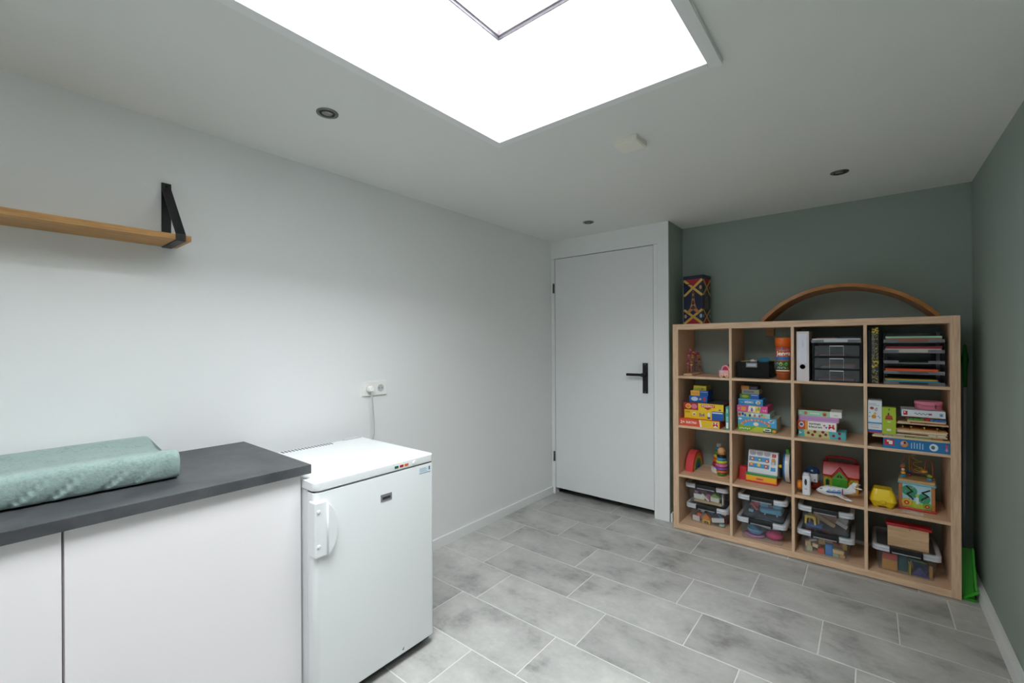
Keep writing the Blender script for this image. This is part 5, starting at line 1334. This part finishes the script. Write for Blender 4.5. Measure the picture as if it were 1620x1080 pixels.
def piece(kind, label, cat, x, y, z, rz, col, dims, tilt=0.0, group=None, mat='toy', tilty=0.0):
    b = B(col)
    if kind in ('wood_block', 'toy_brick', 'toy_plank', 'picture_card', 'toy_box'):
        b.box(-dims[0] / 2, dims[0] / 2, -dims[1] / 2, dims[1] / 2, 0, dims[2], min(dims) * .08 + .0004, col=col)
    elif kind == 'toy_ball':
        b.ball((0, 0, dims[2]), dims[2], col, (dims[0], dims[1], 1), 18)
    elif kind == 'toy_cylinder':
        b.lathe([(dims[0], 0), (dims[0], dims[2])], seg=18, col=col)
    elif kind == 'toy_wedge':
        b.prism([(-dims[0] / 2, 0), (dims[0] / 2, 0), (0, dims[2])], -dims[1] / 2, dims[1] / 2, 'y', col)
    elif kind == 'toy_bridge':
        a = dims[0] / 2; h = dims[2]; k = a * .68
        b.prism([(-a, 0), (-k, 0), (-k, h * .55), (-k * .6, h * .75), (k * .6, h * .75), (k, h * .55), (k, 0), (a, 0), (a, h * .9), (a * .8, h), (-a * .8, h), (-a, h * .9)], -dims[1] / 2, dims[1] / 2, 'y', col, .001)
    if tilt or tilty:
        b.xform(Matrix.Rotation(tilt, 4, 'Y') @ Matrix.Rotation(tilty, 4, 'X'))
        mz = min(v.co.z for v in b.bm.verts)
        for v in b.bm.verts: v.co.z -= mz
    x, y, z = settle(b, x, y, z, rz)
    t = thing(kind, label, cat, (x, y, z), rz, group)
    b.build('piece', mat, t)
    return t
# bin pair 1: model building parts
bin_('lower clear bin full of white, orange and blue toy parts', 1.166, 1.450, 3.165, 3.44, Z0, .140)
bin_('upper clear bin full of white model house parts and a green roof', 1.160, 1.448, 3.168, 3.44, Z0 + .142, .142)
g = 'toy parts in the lower bin with orange pieces'
ZB = Z0 + .003
slot(1.166, 1.450, 3.165, 3.44, Z0, .140)
for a in by_height((('toy_plank', 'white striped model wall', 1.225, 3.225, 0, -.1, '#e2ded8', (.050, .016, .034), 0), ('toy_plank', 'white model wall', 1.255, 3.262, 0, .1, '#dcd9d4', (.06, .014, .05), .1),
        ('toy_bridge', 'yellow toy bridge', 1.300, 3.205, 0, -.12, '#e6bc3a', (.052, .014, .026), 0), ('toy_wedge', 'bright orange toy roof wedge', 1.312, 3.235, .018, -.1, '#e2812a', (.064, .03, .040), 0),
        ('toy_box', 'orange-red toy box', 1.262, 3.225, .036, .2, '#dc5a26', (.03, .026, .024), .2), ('toy_ball', 'orange-red toy ball', 1.248, 3.250, .074, 0, '#d9582e', (1.3, 1, .014), 0),
        ('toy_ball', 'white toy ball', 1.268, 3.228, .058, 0, '#dde1e2', (1.2, 1, .013), 0), ('toy_cylinder', 'pale blue toy cylinder', 1.218, 3.235, .052, .5, '#a9c9da', (.012, 0, .034), .6),
        ('toy_box', 'bright blue toy box', 1.345, 3.230, .056, .5, '#3f8fc8', (.032, .024, .024), .5), ('toy_plank', 'bright blue toy plank', 1.372, 3.225, .034, -.4, '#3c86bd', (.06, .018, .014), .6),
        ('toy_plank', 'pale printed toy plank', 1.375, 3.208, .004, .25, '#d9dcdb', (.080, .012, .030), -.12), ('toy_cylinder', 'mint toy wheel', 1.408, 3.212, 0, 0, '#9fc4b4', (.018, 0, .018), 0),
        ('toy_box', 'pale pink toy box', 1.398, 3.235, .062, .3, '#dcc4b8', (.03, .02, .02), .2), ('toy_box', 'dark red toy box', 1.405, 3.30, .0, .1, '#7d2c38', (.03, .05, .06), 0),
        ('toy_box', 'dark grey toy box', 1.30, 3.32, 0, 0, '#4a4c50', (.14, .08, .05), 0), ('toy_plank', 'dark blue toy plank', 1.33, 3.285, .05, .2, '#35506c', (.10, .02, .03), .2))):
    kd, lb, x, y, z, rz, c, dm, tl = a
    piece(kd, lb + ' in the bin with the orange parts', 'toy part', x, y, ZB + z, rz, c, dm, tl, g)
g = 'model house parts in the upper bin with the green roof'
ZB = Z0 + .145
slot(1.160, 1.448, 3.168, 3.44, Z0 + .142, .142)
for a in by_height((('toy_plank', 'long cream base plank', 1.305, 3.214, 0, -.03, '#cdb68a', (.190, .018, .009), 0), ('toy_plank', 'tan base plank', 1.310, 3.225, .0095, -.03, '#c2a878', (.180, .02, .007), 0),
        ('picture_card', 'white model wall', 1.245, 3.232, .0168, 0, '#e6e4df', (.075, .010, .034), 0), ('toy_plank', 'cream tilted plank', 1.288, 3.226, .0185, .1, '#ddd6c4', (.062, .02, .012), .75),
        ('toy_box', 'white windowed model house', 1.352, 3.228, .0185, -.05, '#ded9d0', (.058, .03, .034), .05), ('toy_wedge', 'grass green model roof', 1.352, 3.232, .0565, -.05, '#7ea83c', (.066, .05, .026), 0),
        ('toy_ball', 'lilac toy ball', 1.225, 3.245, .052, 0, '#b88acb', (1.3, 1, .013), 0), ('toy_ball', 'blue toy ball', 1.213, 3.250, .075, 0, '#4c8cc0', (1.5, 1, .010), 0),
        ('toy_box', 'red toy box', 1.243, 3.262, .072, .2, '#c4404c', (.03, .03, .022), .1), ('toy_box', 'pink toy box', 1.315, 3.262, .0185, .3, '#c06a98', (.03, .03, .06), .2),
        ('toy_box', 'mauve toy box', 1.275, 3.31, .0, .1, '#8a6a8c', (.12, .06, .075), 0), ('toy_plank', 'white upright panel', 1.400, 3.232, 0, .05, '#dcdcd8', (.008, .03, .075), 0))):
    kd, lb, x, y, z, rz, c, dm, tl = a
    piece(kd, lb + ' in the bin with the green roof', 'toy part', x, y, ZB + z, rz, c, dm, tl, g)
p = None
# bin pair 2: play tableware
bin_('lower clear bin with pink, white and blue toy tableware', 1.514, 1.800, 3.100, 3.455, Z0, .145)
bin_('upper clear bin holding a light blue toy case', 1.520, 1.804, 3.104, 3.455, Z0 + .147, .146)
def bowl(name, label, cat, x, y, z, r, h, col, tilt=0.0, rz=0.0, sx=1.0):
    t = thing(name, label, cat, (x, y, z), rz)
    b = B(col); b.lathe([(r * .55, 0), (r * .85, h * .35), (r, h * .8), (r, h), (r * .95, h), (r * .8, h * .45), (r * .5, h * .15)], seg=28, col=col); b.xform(Matrix.Diagonal((sx, 1, 1, 1)) @ Matrix.Rotation(tilt, 4, 'Y'))
    mz = min(v.co.z for v in b.bm.verts)
    for v in b.bm.verts: v.co.z -= mz
    b.build('bowl', 'toy', t); return t
ZB = Z0 + .003
bowl('toy_bowl', 'light blue toy bowl inside the lower bin', 'toy bowl', 1.607, 3.208, ZB + .0102, .050, .038, '#67acd0', .06)
t = thing('toy_plate', 'lilac-pink toy plate under the light blue bowl', 'toy plate', (1.607, 3.208, ZB)); b = B(); b.lathe([(.035, 0), (.060, .006), (.061, .010), (.036, .006)], seg=28, col='#d58ac0'); b.build('plate', 'toy', t)
t = thing('toy_pod', 'glossy hot pink rounded toy inside the lower bin', 'toy', (1.7190, 3.205, ZB)); b = B(); b.ball((0, 0, .030), .030, '#d8367c', (1.6, 1.3, 1), 24); b.build('pod', 'toy', t); b = B(); b.ball((.030, 0, .047), .008, '#c8307a', (1.2, 1, .8)); b.build('knob', 'toy', t)
t = thing('toy_dish_cover', 'grey-white oval toy dish cover with a purple flower mark', 'toy dish', (1.665, 3.235, ZB + .0705)); b = B('#c9c9cc')
b.lathe([(.070, 0), (.074, .006), (.060, .020), (.03, .032), (.006, .036)], seg=30, col='#c4c4c8'); b.xform(Matrix.Diagonal((1.25, .8, 1, 1)) @ Matrix.Rotation(.14, 4, 'Y')); b.build('shell', 'toy', t)
p = B()
for i in range(5): a = 2 * PI * i / 5; E_(p, -.045 + .006 * math.cos(a), .022 + .006 * math.sin(a), .005, .005, '#6a4a98', -.052 - i * 1e-5, 8)
p.build('flower_mark', 'card', t)
slot(1.514, 1.800, 3.100, 3.455, Z0, .145)
piece('toy_box', 'dark blue toy box at the back of the lower tableware bin', 'toy part', 1.655, 3.335, ZB, 0, '#6a7484', (.18, .10, .063), 0)
ZB = Z0 + .150
t = thing('toy_case', 'light blue rounded toy case with a brown clasp in the upper bin', 'toy case', (1.700, 3.245, ZB))
B('#6fb8dc').box(-.065, .065, -.05, .05, .012, .050, .014, seg=4, col='#6db4d8').build('lower_half', 'toy', t); B('#7cc2e4').box(-.066, .066, -.05, .05, .051, .096, .016, seg=4, col='#79bfe2').build('upper_half', 'toy', t)
b = B(); b.box(-.014, .014, -.056, -.048, .055, .078, .003, col='#7a6a80'); b.build('clasp', 'toy', t)
for x in (-.035, .035):
    b = B('#a9d6ea'); b.lathe([(.004, 0), (.006, .014)], (x, -.035, 0), seg=12, col='#a9d6ea'); b.lathe([(.004, 0), (.006, .014)], (x, .035, 0), seg=12, col='#a9d6ea'); b.build('foot', 'toy', t)
g = 'small toys beside the light blue case'
slot(1.520, 1.804, 3.104, 3.455, Z0 + .147, .146, (1.633, 1.767, 3.187, 3.297, Z0 + .15, Z0 + .25))
for a in by_height((('toy_box', 'pink-red toy', 1.592, 3.215, .022, .3, '#c84a6c', (.03, .02, .024), .4), ('toy_plank', 'coral toy strip', 1.610, 3.205, .018, -.5, '#dc7a6a', (.06, .012, .010), .6), ('toy_box', 'rose toy', 1.622, 3.235, .02, .2, '#cf5a86', (.026, .022, .036), .2), ('toy_plank', 'pale blue toy plank', 1.592, 3.200, .004, .1, '#9fc6d8', (.05, .02, .016), .1), ('toy_plank', 'navy toy strip', 1.616, 3.196, .002, -.2, '#26385c', (.03, .012, .018), .3), ('toy_box', 'dark rose toy', 1.60, 3.26, 0, .1, '#94486a', (.05, .05, .04), 0))):
    kd, lb, x, y, z, rz, c, dm, tl = a
    piece(kd, lb + ' beside the light blue case', 'toy part', x, y, ZB + z, rz, c, dm, tl, g)
# bin pair 3: wooden blocks and papers
bin_('lower clear bin filled with wooden building blocks', 1.853, 2.136, 3.105, 3.455, Z0, .147)
bin_('upper clear bin with a yellow bridge and white papers', 1.858, 2.134, 3.108, 3.455, Z0 + .149, .145)
g = 'building blocks in the bin under the yellow bridge'
ZB = Z0 + .003
slot(1.853, 2.136, 3.105, 3.455, Z0, .147)
SLOT['w'] = 1
for a in by_height((('wood_block', 'natural', 1.905, 3.185, .028, .1, '#d3b184', (.030, .030, .030), 0), ('wood_block', 'pale green', 1.912, 3.175, 0, .2, '#b8bf9c', (.030, .026, .026), 0), ('toy_cylinder', 'lilac', 1.922, 3.182, .055, 0, '#a987c4', (.016, 0, .03), .5), ('wood_block', 'red', 1.898, 3.20, .06, .1, '#b83444', (.04, .03, .026), 0),
        ('toy_plank', 'pale mint', 1.938, 3.172, .045, -.2, '#cddad2', (.044, .02, .010), -.4), ('wood_block', 'cream', 1.945, 3.175, .012, -.3, '#e0c8a0', (.030, .026, .022), .1), ('wood_block', 'natural tall', 1.975, 3.19, .032, .1, '#cfac7c', (.034, .03, .04), 0), ('wood_block', 'orange-red', 1.972, 3.174, 0, .05, '#d8552c', (.032, .030, .026), 0),
        ('wood_block', 'bright blue upright', 2.012, 3.176, 0, 0, '#3f82c8', (.036, .030, .066), 0), ('toy_cylinder', 'red round', 2.046, 3.196, .042, 0, '#b82c38', (.019, 0, .034), .15), ('wood_block', 'long natural', 2.058, 3.178, .020, -.04, '#d8ba8c', (.054, .028, .022), 0), ('wood_block', 'sage green', 2.045, 3.174, 0, 0, '#9fae92', (.028, .026, .0195), 0),
        ('wood_block', 'honey', 2.076, 3.175, 0, 0, '#c79a58', (.028, .026, .0195), 0), ('wood_block', 'indigo', 2.058, 3.205, .050, .2, '#3a4a86', (.03, .03, .03), 0), ('toy_wedge', 'magenta', 1.955, 3.21, .055, .3, '#b04a78', (.05, .03, .04), 0), ('wood_block', 'yellow', 2.085, 3.21, .03, .1, '#c9a63a', (.024, .03, .06), 0), ('wood_block', 'teal', 2.08, 3.23, .05, .1, '#3a7a80', (.04, .03, .04), 0),
        ('wood_block', 'rose', 1.985, 3.235, .055, .3, '#c06272', (.05, .03, .032), 0), ('wood_block', 'big natural', 1.99, 3.30, 0, 0, '#c2a274', (.17, .11, .07), 0))):
    kd, lb, x, y, z, rz, c, dm, tl = a
    piece(kd, lb + ' building block in the lower bin with the blue upright block', 'building block', x, y, ZB + z, rz, c, dm, tl, g, 'matte')
ZB = Z0 + .152
slot(1.858, 2.134, 3.108, 3.455, Z0 + .149, .145)
SLOT['w'] = 2
piece('toy_plank', 'blue toy plank lying under the yellow bridges', 'toy part', 1.938, 3.20, ZB, -.05, '#2f5fa8', (.085, .06, .011), 0)
piece('toy_bridge', 'yellow toy bridge with two legs in the upper bin', 'toy bridge', 1.918, 3.178, ZB + .012, -.05, '#e3c23a', (.058, .014, .054), 0)
piece('toy_bridge', 'second yellow toy bridge standing behind the first', 'toy bridge', 1.934, 3.215, ZB + .012, -.05, '#cfae30', (.055, .014, .060), 0)
piece('toy_plank', 'brown wooden plank leaning down across the upper bin', 'plank', 1.985, 3.20, ZB + .010, 0, '#b08a62', (.115, .012, .020), .5)
piece('picture_card', 'tan cardboard sheet leaning behind the wooden plank', 'card', 1.985, 3.235, ZB + .004, 0, '#a8846a', (.09, .006, .07), .45)
piece('picture_card', 'thick sheaf of white paper slanting down in the upper bin', 'paper', 2.046, 3.205, ZB + .002, 0, '#e2e2e0', (.105, .028, .020), .50, None, 'matte')
piece('picture_card', 'grey-white paper sheaf behind the white one', 'paper', 2.045, 3.275, ZB + .002, 0, '#c2c3c2', (.095, .09, .050), .28, None, 'matte')
# bin 4 with wooden box
bin_('single clear bin with large wooden tiles, carrying a wooden box', 2.214, 2.502, 3.125, 3.46, Z0, .150)
g = 'large coloured wooden tiles in the single bin'
ZB = Z0 + .003
slot(2.214, 2.502, 3.125, 3.46, Z0, .150)
for a in by_height((('wood_block', 'mustard', 2.291, 3.175, 0, 0, '#bd8a3c', (.066, .012, .056), 0), ('wood_block', 'coral red', 2.291, 3.176, .0565, 0, '#c2544a', (.066, .012, .036), 0), ('wood_block', 'dark teal', 2.346, 3.200, 0, .05, '#2c5c64', (.040, .012, .088), 0), ('wood_block', 'olive', 2.366, 3.178, 0, .1, '#a59a3f', (.006, .05, .060), 0), ('toy_wedge', 'amber', 2.384, 3.195, 0, 0, '#a87f3a', (.034, .014, .066), 0), ('toy_wedge', 'navy', 2.415, 3.178, 0, 0, '#343a7a', (.075, .012, .050), 0),
        ('wood_block', 'ochre upright', 2.462, 3.182, 0, .03, '#b98d48', (.014, .040, .066), 0), ('wood_block', 'deep blue', 2.41, 3.215, .03, 0, '#264a70', (.085, .012, .060), 0), ('wood_block', 'green strip', 2.41, 3.196, .066, -.03, '#5f8a4a', (.075, .012, .008), .03), ('wood_block', 'dark grey', 2.345, 3.30, 0, 0, '#3c4048', (.17, .10, .06), 0))):
    kd, lb, x, y, z, rz, c, dm, tl = a
    piece(kd, lb + ' tile in the single bin under the wooden box', 'wooden tile', x, y, ZB + z, rz, c, dm, tl, g, 'matte')
t = thing('wooden_box', 'plywood box with a red clip lid standing on the single clear bin', 'box', (2.2830, 3.192, Z0 + .150 - .0163))
w, dp, h = .172, .052, .116
B().box(0, w, 0, dp, 0, h, .001).build('case', 'ply', t)
ld = B('#c4202a').box(-.007, w + .012, -.006, dp + .006, h - .002, h + .013, .003, col='#c6212b').build('lid', 'toy', t)
B('#8e1620').box(w * .50, w * .72, -.0085, -.005, h + .002, h + .009, .001, col='#8c1822').build('clip', 'toy', ld)
b = B('#9a7a56'); b.lathe([(.003, -.0008), (.003, 0)], (w * .55, 0, h - .012), 'y', 10, '#8a6a48'); b.build('peg_hole', 'toy', t)

# ---- broom and dustpan between the shelf unit and the wall -------------------------------
t = thing('broom', 'broom with a grey pole and a dark green swelling grip leaning in the corner', 'broom', (2.612, 3.40, 0))
b = B('#123a16'); pts = [(.012, .02, 1.315 - .008 * i) for i in range(0, 31)]
prof = [.004, .006, .007, .007, .008, .009, .011, .013, .0145, .0155, .016, .016, .0155, .0145, .0135, .0125, .012, .0115, .011, .011, .0105, .0105, .010, .010, .0095, .0095, .009, .009, .009, .009, .009]
b.tube(pts, prof, '#1f7d26', 16); b.build('grip', 'toy', t)
b = B('#7d7c8a'); b.tube([(.012, .02, 1.075), (.008, .02, .60), (.002, .015, .13)], .0062, '#c2c1d0', 12); b.build('pole', 'toy', t)
b = B('#1c6a22'); b.box(-.022, .020, -.045, .055, .060, .135, .008, col='#1f7a24'); b.build('head', 'toy', t)
b = B('#26331f')
for i in range(20): b.box(-.020 + .002 * (i % 2), .018, -.043 + i * .0049, -.0395 + i * .0049, 0, .065, 0, col='#27351f')
b.build('bristles', 'matte', t)
t = thing('dustpan', 'bright green dustpan standing on edge beside the shelf unit', 'dustpan', (2.575, 3.12, 0))
b = B('#2c9a1e')
b.prism([(0, .012), (.004, .004), (.060, .046), (.060, .058), (.054, .060)], 0, .012, 'y', '#36a81f', .002); b.build('lip', 'toy', t)
b = B('#35702c'); b.prism([(.012, .056), (.030, .056), (.115, .235), (.105, .240)], .046, .056, 'x', '#36a81f', .001); b.build('side_wall', 'toy', t)
b = B('#14401a'); b.prism([(.016, .0), (.022, .0), (.118, .230), (.112, .232)], .0, .046, 'x', '#2c9a1e', .001); b.build('pan', 'toy', t)
b = B('#1d6b20'); b.box(.0, .052, .0, .020, 0, .012, .002, col='#2c9a1e'); b.build('foot', 'toy', t)
